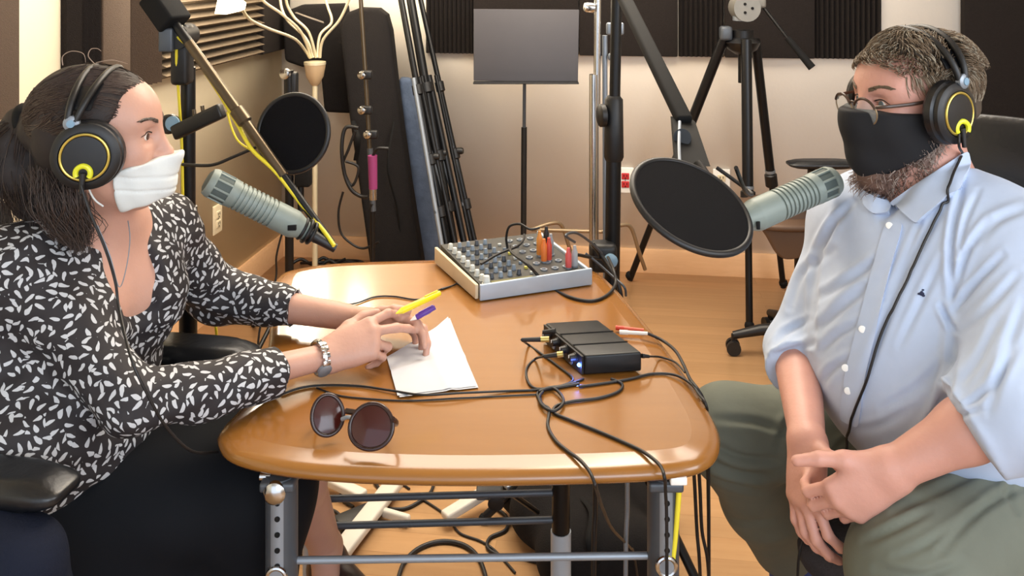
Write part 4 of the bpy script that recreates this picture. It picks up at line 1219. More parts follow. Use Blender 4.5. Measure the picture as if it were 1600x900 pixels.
# scrunchie at the knot
sc = MB(); sc.ring(knot + Vector((0.008, 0, 0)), (1, 0, 0.25), 0.022, 0.010, 28, 10); sc.build('hair_tie', M_blackm, woman)
# necklace
cpt = [P(152, 352, 1.42), P(172, 400, 1.415), P(186, 448, 1.415), P(197, 420, 1.43), P(203, 375, 1.45), P(200, 345, 1.47)]

# face mask
f = Field(0.0028)
head_prims(f, WH, WR, 0.0065)
f.cap(T(0.112, 0, -0.035), T(0.108, 0, -0.085), 0.021, 0.020, 0.03); f.ell(T(0.06, 0, -0.07), (0.062, 0.056, 0.055), WR, 0.02)
f.cap(T(0.080, 0, -0.10), T(0.05, 0, -0.118), 0.024, 0.02, 0.02)
f.cut(T(0.120, 0, -0.030), WR @ np.array([-0.26, 0, 1.0]), 0.003)
f.cut(T(0.044, 0, -0.07), WR @ np.array([-1, 0, -0.10]), 0.003)
f.cut(T(0.055, 0, -0.124), WR @ np.array([0.30, 0, -1.0]), 0.003)
axz = WR[:, 2]; org = np.array(v3(T(0, 0, 0)))
def pleat(co, nr):
    l = (co - org) @ WR
    return -0.0022 * np.exp(-((l[:, 2] + 0.052 + 0.1 * l[:, 0]) / 0.0022) ** 2) - 0.0022 * np.exp(-((l[:, 2] + 0.074 + 0.1 * l[:, 0]) / 0.0022) ** 2) + 0.0010 * np.sin(l[:, 0] * 160 + l[:, 2] * 60)
f.build('face_mask', M_mask_w, woman, disp=pleat)
for s in (-1, 1):
    ml = MB()
    for z0 in (-0.036, -0.108): ml.tube(catmull([T(0.030, s * 0.064, z0), T(0.012, s * 0.072, z0 * 0.7 - 0.01), T(-0.010, s * 0.082, -0.015)], 6), 0.0014, 8)
    ml.build('ear_loop', M_mask_w, woman)

# blouse
f = Field(0.0038)
woman_torso(f, 0.014)
f.cap(neckb + Vector((-0.02, 0, 0.0)), shR, 0.050, 0.056, 0.04); f.cap(neckb + Vector((-0.02, 0, 0.0)), shL, 0.050, 0.056, 0.04)
cufR, cufL = elR.lerp(wrR, 0.70), elL.lerp(wrL, 0.56)
f.cap(shR, elR, 0.060, 0.044, 0.03); f.cap(elR, cufR, 0.044, 0.035, 0.02, cuts=[(cufR, wrR - elR)])
f.cap(elR.lerp(cufR, 0.4) + Vector((0, 0, -.010)), cufR + Vector((0, 0, -.004)), 0.038, 0.034, 0.02, cuts=[(cufR, wrR - elR)])
f.cap(shL, elL, 0.060, 0.054, 0.03); f.cap(elL, cufL, 0.054, 0.040, 0.02, cuts=[(cufL, wrL - elL)])
# loose lower part over the lap
f.ell((-0.83, 1.47, 0.70), (0.17, 0.15, 0.16), None, 0.06)
f.cap((-0.74, 1.36, 0.72), (-0.66, 1.50, 0.66), 0.07, 0.05, 0.06)
f.cap((-0.80, 1.33, 0.71), (-0.745, 1.33, 0.66), 0.05, 0.03, 0.05)
f.cap((-0.93, 1.42, 0.95), (-0.95, 1.40, 0.72), 0.10, 0.12, 0.08)
# neckline opening
ng = [P(168, 330, 1.42), P(180, 400, 1.40), P(198, 478, 1.40)]
f.cap(neckb + Vector((0, 0, 0.06)), neckb + tf * 0.075 + Vector((0, 0, 0.0)), 0.062, 0.056, 0.008, 's')
f.cap(neckb + tf * 0.080 + Vector((0, 0, 0.01)), chest + tf * 0.140 + Vector((0, 0, 0.05)), 0.062, 0.054, 0.006, 's')
f.cap(chest + tf * 0.140 + Vector((0, 0, 0.05)), chest + tf * 0.150 + Vector((0, 0, -0.075)), 0.054, 0.012, 0.006, 's')
nb = snoise(7, 12, 14, 45)
def wb(co, nr): return 0.0035 * nb(co) + 0.002 * np.sin(co[:, 2] * 120 + 4 * np.sin(co[:, 0] * 20))
f.build('blouse', M_print, woman, disp=wb)

# skirt
f = Field(0.005)
f.cap(hipR, knR, 0.105, 0.085, 0.05); f.cap(hipL, knL, 0.10, 0.078, 0.05)
f.cap(hipR.lerp(hipL, 0.5), knR.lerp(knL, 0.5), 0.10, 0.08, 0.08); f.ell(hips + Vector((-0.02, 0, -0.02)), (0.14, 0.19, 0.12), None, 0.06)
f.cap(knR, knR + Vector((-0.03, 0.0, -0.26)), 0.082, 0.075, 0.04); f.cap(knL, knL + Vector((-0.045, 0.02, -0.08)), 0.072, 0.058, 0.04)
f.cap(knR + Vector((-.02, .05, -.05)), knL + Vector((-0.09, -0.07, -0.2)), 0.07, 0.06, 0.05)
f.cap(hipR + Vector((0, 0, -.02)), knR + Vector((-0.06, 0.0, -0.2)), 0.10, 0.08, 0.06)
f.cut((-0.4, 1.5, 0.27), (0, 0, -1), 0.01)
sk = snoise(9, 10, 6, 18)
f.build('skirt', M_skirt, woman, disp=lambda co, nr: 0.004 * sk(co))
# shoes
M_shoe = mat('dark_brown_leather', (52, 34, 32), 0.4, var=0.1)
for an, dr in ((anL, Vector((0.12, -0.10, 0))), (anR, Vector((0.15, -0.05, 0)))):
    f = Field(0.0035); toe = an + dr + Vector((0, 0, -0.075 if an is anL else -0.06))
    hl = an + Vector((-dr.x * 0.25, -dr.y * 0.25, -0.045))
    if an is anL: hl = an + Vector((0.0, 0.02, -0.06))
    f.cap(hl, toe, 0.042, 0.036, 0.02); f.cap(hl + Vector((0, 0, 0.02)), hl + Vector((0, 0, -0.0)), 0.040, 0.042, 0.02)
    f.cap(an + Vector((0, 0, 0.06)), toe + Vector((0, 0, 0.1)), 0.045, 0.045, 0.005, 's')
    if an is anL: f.cap(hl + Vector((0, 0.01, -0.02)), Vector((hl.x, hl.y + 0.01, 0.02)), 0.026, 0.020, 0.02); f.cap(toe, Vector((toe.x, toe.y, 0.03)), 0.036, 0.03, 0.02)
    f.cut((0, 0, 0.004), (0, 0, -1)); f.build('shoe', M_shoe, woman)

# watch
wd = (wrR - elR).normalized(); wc = wrR - wd * 0.018
b = MB(); b.ring(wc, wd, 0.0275, 0.0045, 40, 8); wt = b.build('wrist_watch', M_chrome, woman)
a, bb, _ = frame(wd); q = Vector((0.25, -0.85, -0.45)); q = (q - wd * q.dot(wd)).normalized()
MB().lathe(wc + q * 0.024, q, [(0, 0.013), (0.006, 0.013), (0.008, 0.010), (0.0082, 0)], 24).build('watch_case', M_steel, wt)
q2 = Vector((0.0, -0.4, 0.9)); q2 = (q2 - wd * q2.dot(wd)).normalized()
for k in range(5):
    qq = (q2 * math.cos(k * 0.35) + q * math.sin(k * 0.35)).normalized()
    MB().box(wc + qq * 0.0295, (0.015, 0.009, 0.004), (wd, wd.cross(qq), qq), 0.0015).build('watch_link', M_chrome, wt)

hp_w, whx = headphones('black headphones with yellow horseshoe mark worn by the woman', WH, WR, -1, r=0.049, band_tilt=0.012, capw=0.074, cx=0.010, cz=-0.016)
t = bpy.data.objects.new
cb = MB().tube(catmull([P(127, 290, 1.37), P(140, 330, 1.37), P(165, 390, 1.375), P(180, 440, 1.38), P(186, 482, 1.37), P(205, 560, 1.30), P(235, 625, 1.30), P(262, 670, 1.32), P(300, 705, 1.36), P(340, 706, 1.45)], 8), 0.0022, 8).build('headphone_cable', M_rubber)
props(cb, 'thin black headphone cable running down the woman\'s open collar to the table', 'cable')
nk = MB().tube(catmull(cpt, 8), 0.0009, 6).build('necklace', M_steel, woman)

# ================================================================== MAN
th = math.radians(27)
MH, MR = head_matrix(P(1425, 154, 1.52), (-1, -0.24, -0.06), s=0.955)
mT = lambda x, y, z: MH @ Vector((x, y, z))
man = thing('person', 'seated bearded man in pale blue shirt with black mask, glasses and headphones', 'person', (0.82, 1.5, 0))
sR, sL = P(1332, 352, 1.64), P(1612, 398, 1.36)
nB = Vector((0.70, 1.51, 1.075)); cM = Vector((0.71, 1.51, 0.96)); bM = Vector((0.71, 1.49, 0.81)); pM = Vector((0.83, 1.55, 0.62))
eR, eL = P(1243, 545, 1.60), P(1592, 628, 1.23)
wR, wL = P(1262, 690, 1.38), P(1392, 735, 1.25)
td = (sL - sR).normalized(); td = Vector((td.x, td.y, 0)).normalized(); tfm = Vector((td.y, -td.x, 0))   # toward the front
if tfm.x > 0: tfm = -tfm
def man_torso(f, o):
    f.cap(sR, sL, 0.058 + o, 0.058 + o, 0.03)
    f.cap(cM + td * 0.09 + Vector((0, 0, .02)), cM - td * 0.09 + Vector((0, 0, .02)), 0.105 + o, 0.105 + o, 0.06)
    f.cap(cM, bM, 0.125 + o, 0.155 + o, 0.08, flat=(v3(td), 1.2))
    f.ell(bM + tfm * 0.03, (0.165 + o, 0.165 + o, 0.17 + o), None, 0.08)
    f.cap(bM, pM, 0.14 + o, 0.14 + o, 0.08, flat=(v3(td), 1.2))
f = Field(0.0032)
head_prims(f, MH, MR, male=True)
f.cap(mT(-0.025, 0, -0.06), nB, 0.060, 0.066, 0.03); f.cap(mT(0.02, 0, -0.09), nB + tfm * 0.03, 0.035, 0.04, 0.03)
f.cap(nB, sR, 0.055, 0.045, 0.05); f.cap(nB, sL, 0.055, 0.045, 0.05)
f.cap(cM, bM, 0.11, 0.12, 0.05)
f.cap(sR, eR, 0.052, 0.043, 0.02); f.cap(eR, wR, 0.042, 0.027, 0.02)
f.cap(sL, eL, 0.052, 0.045, 0.02); f.cap(eL, eL.lerp(wL, 0.4), 0.040, 0.039, 0.03); f.cap(eL.lerp(wL, 0.4), wL, 0.039, 0.026, 0.02)
# left hand: back to camera, thumb on top pointing left, fingers curling down
kL = P(1314, 786, 1.26)
hand(f, wL, kL - wL, (0.05, -1, 0.30), (0, 0, 1),
     [(0.05, 0.55, 0.95, 0.5), (0.0, 0.60, 1.0, 0.5), (-0.03, 0.65, 1.0, 0.5), (-0.08, 0.70, 0.9, 0.5)],
     [(0.046, 0.046, 0.002), (0.076, 0.066, 0.002), (0.106, 0.080, 0.0)], 0.95, 0.026)
kR = P(1258, 775, 1.34)
hand(f, wR, kR - wR, (-0.75, -0.4, 0.1), (0.6, -0.6, 0.3),
     [(0.12, 0.50, 0.65, 0.4), (0.06, 0.45, 0.60, 0.4), (0.0, 0.40, 0.6, 0.35), (-0.08, 0.25, 0.5, 0.3)],
     [(0.016, 0.036, 0.004), (0.024, 0.062, 0.008), (0.040, 0.086, 0.010)], 0.95, 0.026)
man_body = f.build('body', M_skin_m, man)
eyes(MH, MR, man, mat('iris_grey', (90, 100, 105), 0.15), M_hair_m, man_body, 0.0008)

def px_of(co): return np.stack([800 + F * co[:, 0] / co[:, 1], HY + F * (H - co[:, 2]) / co[:, 1]], 1)
def creases(co, nr, L):
    q = px_of(co); vd = co - np.array([0, 0, H]); vd /= np.linalg.norm(vd, axis=1)[:, None]
    front = np.clip(-(vd * nr).sum(1) * 2.5, 0, 1)
    out = np.zeros(len(co))
    for pl, amp, wpx in L:
        pts = [(v.x, v.y) for v in catmull([Vector((a, b, 0)) for a, b in pl], 5)]
        best = np.full(len(co), 1e9); side = np.zeros(len(co)); env = np.ones(len(co)); n = len(pts) - 1
        for i in range(n):
            a = np.array(pts[i]); b = np.array(pts[i + 1]); ab = b - a
            t = np.clip(((q - a) @ ab) / (ab @ ab + 1e-9), 0, 1)
            dv = q - (a + t[:, None] * ab); d = np.hypot(dv[:, 0], dv[:, 1]); sd = np.sign(ab[0] * dv[:, 1] - ab[1] * dv[:, 0])
            m = d < best; best[m] = d[m]; side[m] = sd[m]; env[m] = np.sin(np.clip((i + t[m]) / n, 0.04, 0.96) * PI) ** 0.5
        x = best * side / (wpx * 0.78)
        out += amp * env * (-np.exp(-x * x) + 0.75 * np.exp(-((x - 1.6) / 1.0) ** 2) + 0.35 * np.exp(-((x + 1.7) / 1.1) ** 2))
    return out * front
# trousers
hR, hL = Vector((0.79, 1.64, 0.60)), Vector((0.90, 1.46, 0.635))
kR_, kL_ = P(1142, 674, 1.68), P(1432, 895, 1.24)
aR, aL = P(1200, 905, 1.62), Vector((0.60, 1.20, 0.12))
aR.z = 0.13; aR = Vector((0.600, 1.93, 0.19))
f = Field(0.0042)
f.cap(hR, kR_, 0.098, 0.078, 0.05); f.cap(hL, kL_, 0.084, 0.090, 0.05); f.ell(pM + Vector((0.02, 0, -0.01)), (0.15, 0.18, 0.12), None, 0.08)
aE = kR_ + (aR - kR_) * 0.90; dA = aR - kR_
f.cap(kR_, kR_ + dA * 0.5, 0.082, 0.080, 0.03); f.cap(kR_ + dA * 0.5, aE, 0.080, 0.070, 0.03, cuts=[(aE, dA)])
f.cap(kL_, aL, 0.088, 0.060, 0.03)
tn = snoise(21, 12, 10, 34)
TR_FOLDS = [([(1105, 690), (1160, 715), (1215, 720)], .006, 8), ([(1100, 712), (1150, 738), (1205, 745)], .006, 8), ([(1100, 740), (1150, 755), (1190, 765)], .005, 7), ([(1120, 655), (1180, 660), (1240, 680)], .004, 9),
    ([(1290, 610), (1240, 650), (1215, 700)], .005, 9), ([(1150, 850), (1195, 860), (1230, 850)], .004, 8), ([(1110, 800), (1160, 815), (1205, 810)], .003, 8), ([(1500, 880), (1440, 900), (1370, 890)], .004, 10),
    ([(1560, 720), (1480, 760), (1400, 800)], .004, 10), ([(1600, 760), (1540, 790), (1470, 860)], .005, 10), ([(1590, 730), (1575, 765), (1590, 800)], .004, 8), ([(1520, 800), (1450, 850), (1400, 870)], .003, 9), ([(1450, 800), (1400, 825), (1350, 845)], .004, 9), ([(1340, 680), (1310, 700), (1290, 740)], .005, 8)]
def wt_(co, nr):
    return 0.003 * tn(co) + creases(co, nr, TR_FOLDS)
f.build('trousers', M_trouser, man, disp=wt_)
# blue sock and shoe on the far foot
f = Field(0.0035)
M_sock = mat('blue_sock', (56, 68, 118), 0.85, var=0.15, scale=40)
f.cap(aR + Vector((0.0, 0, 0.0)), aR + Vector((0.005, -0.02, -0.08)), 0.050, 0.050, 0.02); f.build('sock', M_sock, man)
f = Field(0.0035)
for an in (aR, aL):
    q = Vector((an.x, an.y, 0.05)); f.cap(q + Vector((0.05, 0.02, 0)), q + Vector((-0.13, -0.07, -0.008)), 0.045, 0.040, 0.02)
f.cut((0, 0, 0.003), (0, 0, -1)); f.build('shoe', mat('navy_shoe', (48, 58, 98), 0.7, var=0.1, scale=60), man)
# belt hint at the waist
# shirt
f = Field(0.0038)
man_torso(f, 0.010)
f.cap(nB + Vector((0, 0, -.015)), sR, 0.064, 0.058, 0.05); f.cap(nB + Vector((0, 0, -.015)), sL, 0.066, 0.060, 0.05)
f.cap(sL + Vector((0, 0.02, -0.02)), sL + Vector((0.02, 0.10, -0.06)), 0.07, 0.08, 0.05)
cR, cL = eR.lerp(wR, 0.25), eL.lerp(wL, 0.36)
f.cap(sR, eR, 0.062, 0.051, 0.03, cuts=[(cR, wR - eR)]); f.cap(eR, cR, 0.051, 0.052, 0.02, cuts=[(cR, wR - eR)])
f.cap(sL + Vector((0, 0, -.015)), eL, 0.076, 0.084, 0.03); f.cap(eL, cL, 0.082, 0.064, 0.02, cuts=[(cL, wL - eL)])
f.cap(eL + Vector((-.01, 0, -0.02)), cL + Vector((0, 0, -0.012)), 0.07, 0.058, 0.02, cuts=[(cL, wL - eL)])
dR = (wR - eR).normalized(); dL = (wL - eL).normalized()
f.cap(cR - dR * 0.036, cR + dR * 0.03, 0.055, 0.056, 0.003, cuts=[(cR, dR), (cR - dR * 0.036, -dR)])
f.cap(cL - dL * 0.040, cL + dL * 0.03, 0.070, 0.068, 0.003, cuts=[(cL, dL), (cL - dL * 0.045, -dL)])
f.cap(mT(-0.02, 0, -0.05), nB + Vector((0, 0, 0.02)), 0.070, 0.070, 0.006, 's')
f.cap(nB + tfm * 0.05 + Vector((0, 0, 0.05)), nB + tfm * 0.14 + Vector((0, 0, -0.03)), 0.045, 0.012, 0.006, 's')
# folds drawn as soft ridges, following the photograph
def fold(pp, Ys, r0, r1, k=0.016):
    pts = catmull([P(x, y, Y) for (x, y), Y in zip(pp, Ys)], 4)
    for i in range(len(pts) - 1):
        q = i / (len(pts) - 1); f.cap(pts[i], pts[i + 1], r0 + (r1 - r0) * q, r0 + (r1 - r0) * (i + 1) / (len(pts) - 1), k)
sn = snoise(31, 14, 8, 26); sn2 = snoise(32, 14, 40, 90)
Oa, Ob = np.array(v3(P(1485, 520, 1.27))), np.array(v3(P(1280, 640, 1.5)))
SHIRT_FOLDS = [([(1505, 285), (1488, 380), (1488, 470)], .006, 7), ([(1545, 345), (1510, 400), (1491, 460)], .005, 7), ([(1568, 400), (1520, 450), (1492, 485)], .005, 7), ([(1530, 300), (1508, 350), (1500, 400)], .003, 6),
    ([(1590, 430), (1545, 480), (1500, 520)], .004, 8), ([(1470, 478), (1489, 515)], .007, 6), ([(1489, 515), (1486, 570), (1466, 640), (1430, 690)], .008, 9), ([(1560, 500), (1530, 555), (1495, 600)], .004, 9),
    ([(1590, 540), (1550, 600), (1500, 640)], .004, 9), ([(1335, 315), (1285, 375), (1272, 450), (1268, 540)], .006, 7), ([(1375, 405), (1325, 440), (1280, 465)], .005, 9), ([(1352, 452), (1310, 485), (1275, 515)], .005, 9),
    ([(1342, 505), (1305, 525), (1280, 550)], .004, 8), ([(1330, 560), (1300, 575), (1282, 600)], .004, 8), ([(1468, 335), (1425, 410), (1388, 490), (1352, 580)], .0045, 8), ([(1440, 350), (1410, 420), (1385, 470)], .0035, 7),
    ([(1475, 400), (1440, 470), (1405, 540)], .003, 8), ([(1480, 560), (1440, 600), (1380, 640)], .003, 10), ([(1305, 340), (1282, 395)], .004, 7), ([(1300, 390), (1252, 430), (1235, 480)], .004, 8), ([(1262, 500), (1225, 520), (1205, 545)], .004, 7),
    ([(1270, 535), (1235, 548), (1200, 556)], .004, 7), ([(1600, 470), (1570, 560), (1545, 640)], .004, 10), ([(1600, 330), (1560, 345), (1530, 380)], .004, 9), ([(1420, 640), (1370, 668), (1330, 672)], .003, 9), ([(1530, 640), (1500, 650), (1475, 672)], .004, 7)]
def ws(co, nr):
    return 0.0022 * sn(co) + 0.0012 * sn2(co) + creases(co, nr, SHIRT_FOLDS)
shirt = f.build('shirt', M_shirt, man, disp=ws)
stree = bvh(shirt); stree2 = bvh(shirt, man_body)
patch('placket', stree, [(1385, 345), (1412, 350), (1392, 420), (1372, 500), (1352, 590), (1342, 668), (1312, 655), (1322, 580), (1345, 490), (1366, 410)], M_shirt, man, 0.0035, 0.003)
cpl = patch('collar_point', stree2, [(1506, 236), (1514, 268), (1500, 296), (1462, 326), (1433, 352), (1404, 326), (1394, 316), (1428, 290), (1470, 262)], M_shirt, man, 0.012, 0.004)
cpr = patch('collar_point', stree2, [(1350, 298), (1372, 312), (1394, 318), (1391, 336), (1366, 336), (1352, 322)], M_shirt, man, 0.010, 0.004)
for (bx, by) in ((1392, 354), (1350, 515), (1328, 610), (1324, 575), (1433, 343)):
    p = surf(stree, bx, by, 0.004)
    if p: MB().lathe(p + Vector((0, 0.001, 0)), (-0.4, -1, 0.2), [(0, 0.0052), (0.0015, 0.0055), (0.002, 0.004), (0.0016, 0.0)], 16).build('button', M_white, man)
lg = MB()
for dx, dy, r in ((0, 0, 0.0042), (-4, 0, 0.0026), (3, 3, 0.0026), (2, -6, 0.002), (0, -3, 0.0022)):
    p = surf(stree, 1440 + dx, 459 + dy, 0.0006)
    if p: lg.sphere(p, r, 10, (1, 0.4, 0.7))
lg.build('chest_emblem', mat('navy_thread', (30, 34, 62), 0.8), man)
# belt
# hair
T = mT
f = Field(0.0035)
f.ell(T(-0.018, 0, 0.034), (0.103, 0.084, 0.082), MR, 0.0, cuts=[(T(0.070, 0, 0.062), MR @ np.array([1, 0, -1.15])), (T(0.020, 0, 0.0), MR @ np.array([1, 0, -0.1]))])
f.ell(T(-0.050, 0, -0.010), (0.058, 0.076, 0.052), MR, 0.02)
f.ell(T(0.005, 0, 0.092), (0.060, 0.056, 0.024), MR, 0.03)
g2 = snoise(13, 16, 60, 190)
f.build('hair', M_hbase_m, man, disp=lambda co, nr: 0.0022 * g2(co))
def on_head2(x, y, z, add):
    c = Vector((-0.016, 0, 0.032)); r = (0.106 + add, 0.086 + add, 0.086 + add); d = Vector((x, y, z)) - c
    k = math.sqrt((d.x / r[0]) ** 2 + (d.y / r[1]) ** 2 + (d.z / r[2]) ** 2); return MH @ (c + d / max(k, 1e-6))
rnd = random.Random(4); ps = []; grey = []
fa, fb, fc_ = snoise(51, 8, 25, 60), snoise(52, 8, 25, 60), snoise(53, 8, 40, 90)
while len(ps) + len(grey) < 5200:
    u = Vector((rnd.gauss(0, 1), rnd.gauss(0, 1), rnd.gauss(0, 1))).normalized()
    l = Vector((-0.016 + u.x * 0.1, u.y * 0.08, 0.032 + u.z * 0.08))
    # keep off the face
    if l.x - 0.070 > 1.15 * (l.z - 0.066): continue
    if l.x > 0.022 and l.z < 0.045: continue
    if l.z < -0.055 or (l.z < -0.03 and l.x > 0.0): continue
    c_ = np.array([[l.x, l.y, l.z]]); na, nb_, nc = float(fa(c_)[0]), float(fb(c_)[0]), float(fc_(c_)[0])
    if u.z > 0.30: fl = Vector((0.8 if l.x > -0.03 else -0.6, u.y * 0.8 + 0.35, 0.0))
    else: fl = Vector((-0.35, 0, -1.0))
    fl = (fl + Vector((na, nb_, 0.4 * nc)) * 0.42 + Vector((rnd.gauss(0, .12), rnd.gauss(0, .12), rnd.gauss(0, .1)))).normalized()
    Ln = rnd.uniform(0.026, 0.055) if u.z > 0.2 else rnd.uniform(0.016, 0.034); wv = na * 2; p = []
    lift = (0.013 + 0.005 * nc) * (1 if u.z > 0.3 else 0.4)
    for k in range(8):
        q = k / 7; s_ = l + fl * Ln * q
        p.append(on_head2(s_.x, s_.y + 0.004 * math.sin(wv + q * 4), s_.z, 0.003 + lift * math.sin(q * PI * 0.8)))
    (grey if (rnd.random() < 0.22 or (l.z < 0.03 and rnd.random() < 0.5)) else ps).append(p)
strands('hair_strands', ps, 0.0008, M_hair_m, man)
strands('grey_strands', grey, 0.0008, mat('hair_silver', (150, 140, 122), 0.55, var=0.2), man)
# beard
f = Field(0.003)
for s in (-1, 1):
    f.cap(T(0.000, s * 0.068, -0.040), T(0.030, s * 0.052, -0.098), 0.012, 0.015, 0.01)
    f.cap(T(0.030, s * 0.052, -0.098), T(0.080, s * 0.016, -0.125), 0.015, 0.018, 0.02)
f.ell(T(0.076, 0, -0.130), (0.034, 0.036, 0.030), MR, 0.02)
f.build('beard', M_beard, man, disp=lambda co, nr: 0.002 * g2(co))
ps = []; grey = []
for i in range(2200):
    q = rnd.random(); s = rnd.choice((-1, 1))
    if q < 0.35: a, b, rr = Vector((0.0, s * 0.070, -0.035)), Vector((0.030, s * 0.054, -0.098)), 0.013
    else: a, b, rr = Vector((0.030, s * 0.052, -0.100)), Vector((0.086, s * 0.010, -0.134)), 0.023
    c = a.lerp(b, rnd.random()); u = Vector((rnd.gauss(0, 1), rnd.gauss(0, 1), rnd.gauss(0, 1))).normalized()
    c = c + u * rr; fl = (u * 0.6 + Vector((0.35, 0, -0.7))).normalized(); w0 = rnd.uniform(0, 6.28); p = []
    for k in range(7):
        h_ = k / 6; p.append(T(*(c + fl * 0.024 * h_ + Vector((math.cos(w0 + h_ * 6), math.sin(w0 + h_ * 6), math.sin(w0 * 2 + h_ * 5))) * 0.0035)))
    (grey if rnd.random() < 0.35 or q < 0.3 else ps).append(p)
strands('beard_curls', ps, 0.0007, M_beard, man); strands('grey_beard_curls', grey, 0.0007, mat('beard_silver', (168, 152, 142), 0.6, var=0.2), man)
# black cloth mask
f = Field(0.0028)
head_prims(f, MH, MR, 0.0070, male=True)
f.ell(T(0.050, 0, -0.052), (0.066, 0.066, 0.064), MR, 0.03)
f.ell(T(0.075, 0, -0.020), (0.048, 0.046, 0.045), MR, 0.03)
f.cap(T(0.114, 0, -0.012), T(0.104, 0, -0.090), 0.010, 0.012, 0.045)
f.cap(T(0.100, 0, -0.09), T(0.080, 0, -0.118), 0.018, 0.018, 0.03)
f.cut(T(0.09, 0, -0.008), MR @ np.array([-0.06, 0, 1.0]), 0.003)
f.cut(T(0.0, 0, -0.060), MR @ np.array([-0.66, 0, -1.0]), 0.003)
f.cut(T(0.012, 0, -0.05), MR @ np.array([-1, 0, 0.0]), 0.003)
f.build('face_mask', M_mask_b, man)
for s in (-1, 1):
    ml = MB()
    for z0 in (-0.014, -0.058): ml.tube(catmull([T(0.014, s * 0.078, z0), T(0.002, s * 0.082, z0 * 0.7), T(-0.012, s * 0.088, -0.01)], 6), 0.0015, 8)
    ml.build('ear_loop', M_mask_b, man)
hp_m, hmx = headphones('black headphones with gold ring and yellow mark worn by the man', MH, MR, 1, r=0.046, band_tilt=0.004, capw=0.078, cx=0.008, cz=-0.008, kx=-0.024, splay=-0.28)
# eyeglasses
gl = thing('eyeglasses', 'brown and gold rimmed eyeglasses resting on the man\'s black mask', 'glasses', T(0.1, 0, 0))
M_brn = mat('tortoise_frame', (62, 44, 34), 0.3, var=0.3, scale=80)
M_glass = mat('clear_lens', (225, 235, 240), 0.03, var=0.0, alpha=0.16, spec=0.8)
dv = lambda x, y, z: (MH.to_3x3() @ Vector((x, y, z))).normalized()
for s in (-1, 1):
    c = Vector((0.116, s * 0.031, -0.006)); n = Vector((1, s * 0.10, -0.12)).normalized()
    pts = []
    for i in range(40):
        a = 2 * PI * i / 40; ca, sa = math.cos(a), math.sin(a)
        r = 0.0262 * (1 - 0.10 * max(0, sa)) ; yy = s * ca * r * 1.04; zz = sa * r * 0.92
        pts.append(T(c.x - s * yy * 0.10 * s * s - abs(0) + zz * 0.12, c.y + yy, c.z + zz))
    MB().tube(pts, 0.0013, 8, closed=True).build('rim', mat('rim_gold', (150, 130, 100), 0.3, 0.7), gl)
    top = [p for i, p in enumerate(pts) if 2 <= i <= 18]
    MB().tube([p + dv(1, 0, 0) * 0.0008 for p in top], 0.0023, 8).build('brow_bar', M_brn, gl)
    cc = sum(pts, Vector()) / len(pts)
    mb = MB(); k = len(pts); mb.add([cc] + pts, [(0, 1 + i, 1 + (i + 1) % k) for i in range(k)]); mb.add([v + dv(1, 0, 0) * 0.0012 for v in [cc] + pts], [(0, 1 + (i + 1) % k, 1 + i) for i in range(k)])
    mb.build('lens', M_glass, gl)
    MB().tube(catmull([T(0.112, s * 0.055, 0.004), T(0.100, s * 0.068, 0.006), T(0.06, s * 0.078, 0.008), T(0.015, s * 0.086, 0.012), T(-0.005, s * 0.088, 0.004)], 6), 0.0022, 8, flat=1.3).build('temple_arm', M_brn, gl)
MB().tube(catmull([T(0.117, -0.010, 0.004), T(0.121, 0, 0.007), T(0.117, 0.010, 0.004)], 6), 0.0018, 8).build('bridge', M_brn, gl)
# headphone cable over the shirt
stree3 = bvh(shirt, man_body, cpl)
pp = [hmx + Vector((0, 0, 0.02)), hmx]
for v in catmull([Vector((x, y, 0)) for x, y in ((1500, 240), (1482, 300), (1462, 350), (1438, 400), (1410, 460), (1382, 520), (1358, 590), (1336, 645), (1326, 682))], 5):
    q = surf(stree3, v.x, v.y, 0.0045)
    if q: pp.append(q)
pp += [P(1322, 705, 1.44), P(1306, 745, 1.48), P(1270, 815, 1.47), P(1250, 860, 1.45), P(1246, 910, 1.45)]
cb = MB().tube(catmull(pp, 6), 0.0021, 8).build('headphone_cable', M_rubber); props(cb, 'thin grey-black headphone cable crossing the front of the man\'s shirt', 'cable')
# ================================================================== CHAIRS
M_greyfab = mat('dark_grey_fabric', (56, 53, 58), 0.95, var=0.35, scale=220, bump=0.3, bscale=400)
M_denim = mat('navy_fabric', (20, 25, 40), 0.85, spec=0.2, var=0.2, scale=200, bump=0.2, bscale=300)
def star_base(t, c, R=0.30, m=None, z=0.12):
    m = m or M_blackp
    MB().cyl(c + Vector((0, 0, 0.08)), c + Vector((0, 0, 0.42)), 0.025).build('gas_column', M_black, t)
    MB().lathe(c + Vector((0, 0, 0.06)), (0, 0, 1), [(0, 0.03), (0.01, 0.05), (0.07, 0.04), (0.08, 0.028)], 24).build('hub', m, t)
    for k in range(5):
        a = 2 * PI * k / 5 + star_base.a0; d = Vector((math.cos(a), math.sin(a), 0)); e = c + d * R
        L = MB().tube([c + Vector((0, 0, z - 0.01)), c + d * R * 0.6 + Vector((0, 0, z - 0.025)), e + Vector((0, 0, z - 0.05))], [0.026, 0.02, 0.014], 12).build('leg', m, t)
        g = Vector((-d.y, d.x, 0)); cb = MB()
        for s in (-1, 1): cb.cyl(e + g * s * 0.008 + Vector((0, 0, 0.027)), e + g * s * 0.024 + Vector((0, 0, 0.027)), 0.026, segs=20)
        cb.cyl(e + Vector((0, 0, 0.03)), e + Vector((0, 0, 0.075)), 0.008)
        ca = cb.build('caster', M_blackp, L)
        MB().cyl(e - g * 0.0085 + Vector((0, 0, 0.027)), e + g * 0.0085 + Vector((0, 0, 0.027)), 0.017, segs=16).build('caster_axle', M_steel, ca)
star_base.a0 = 0.3
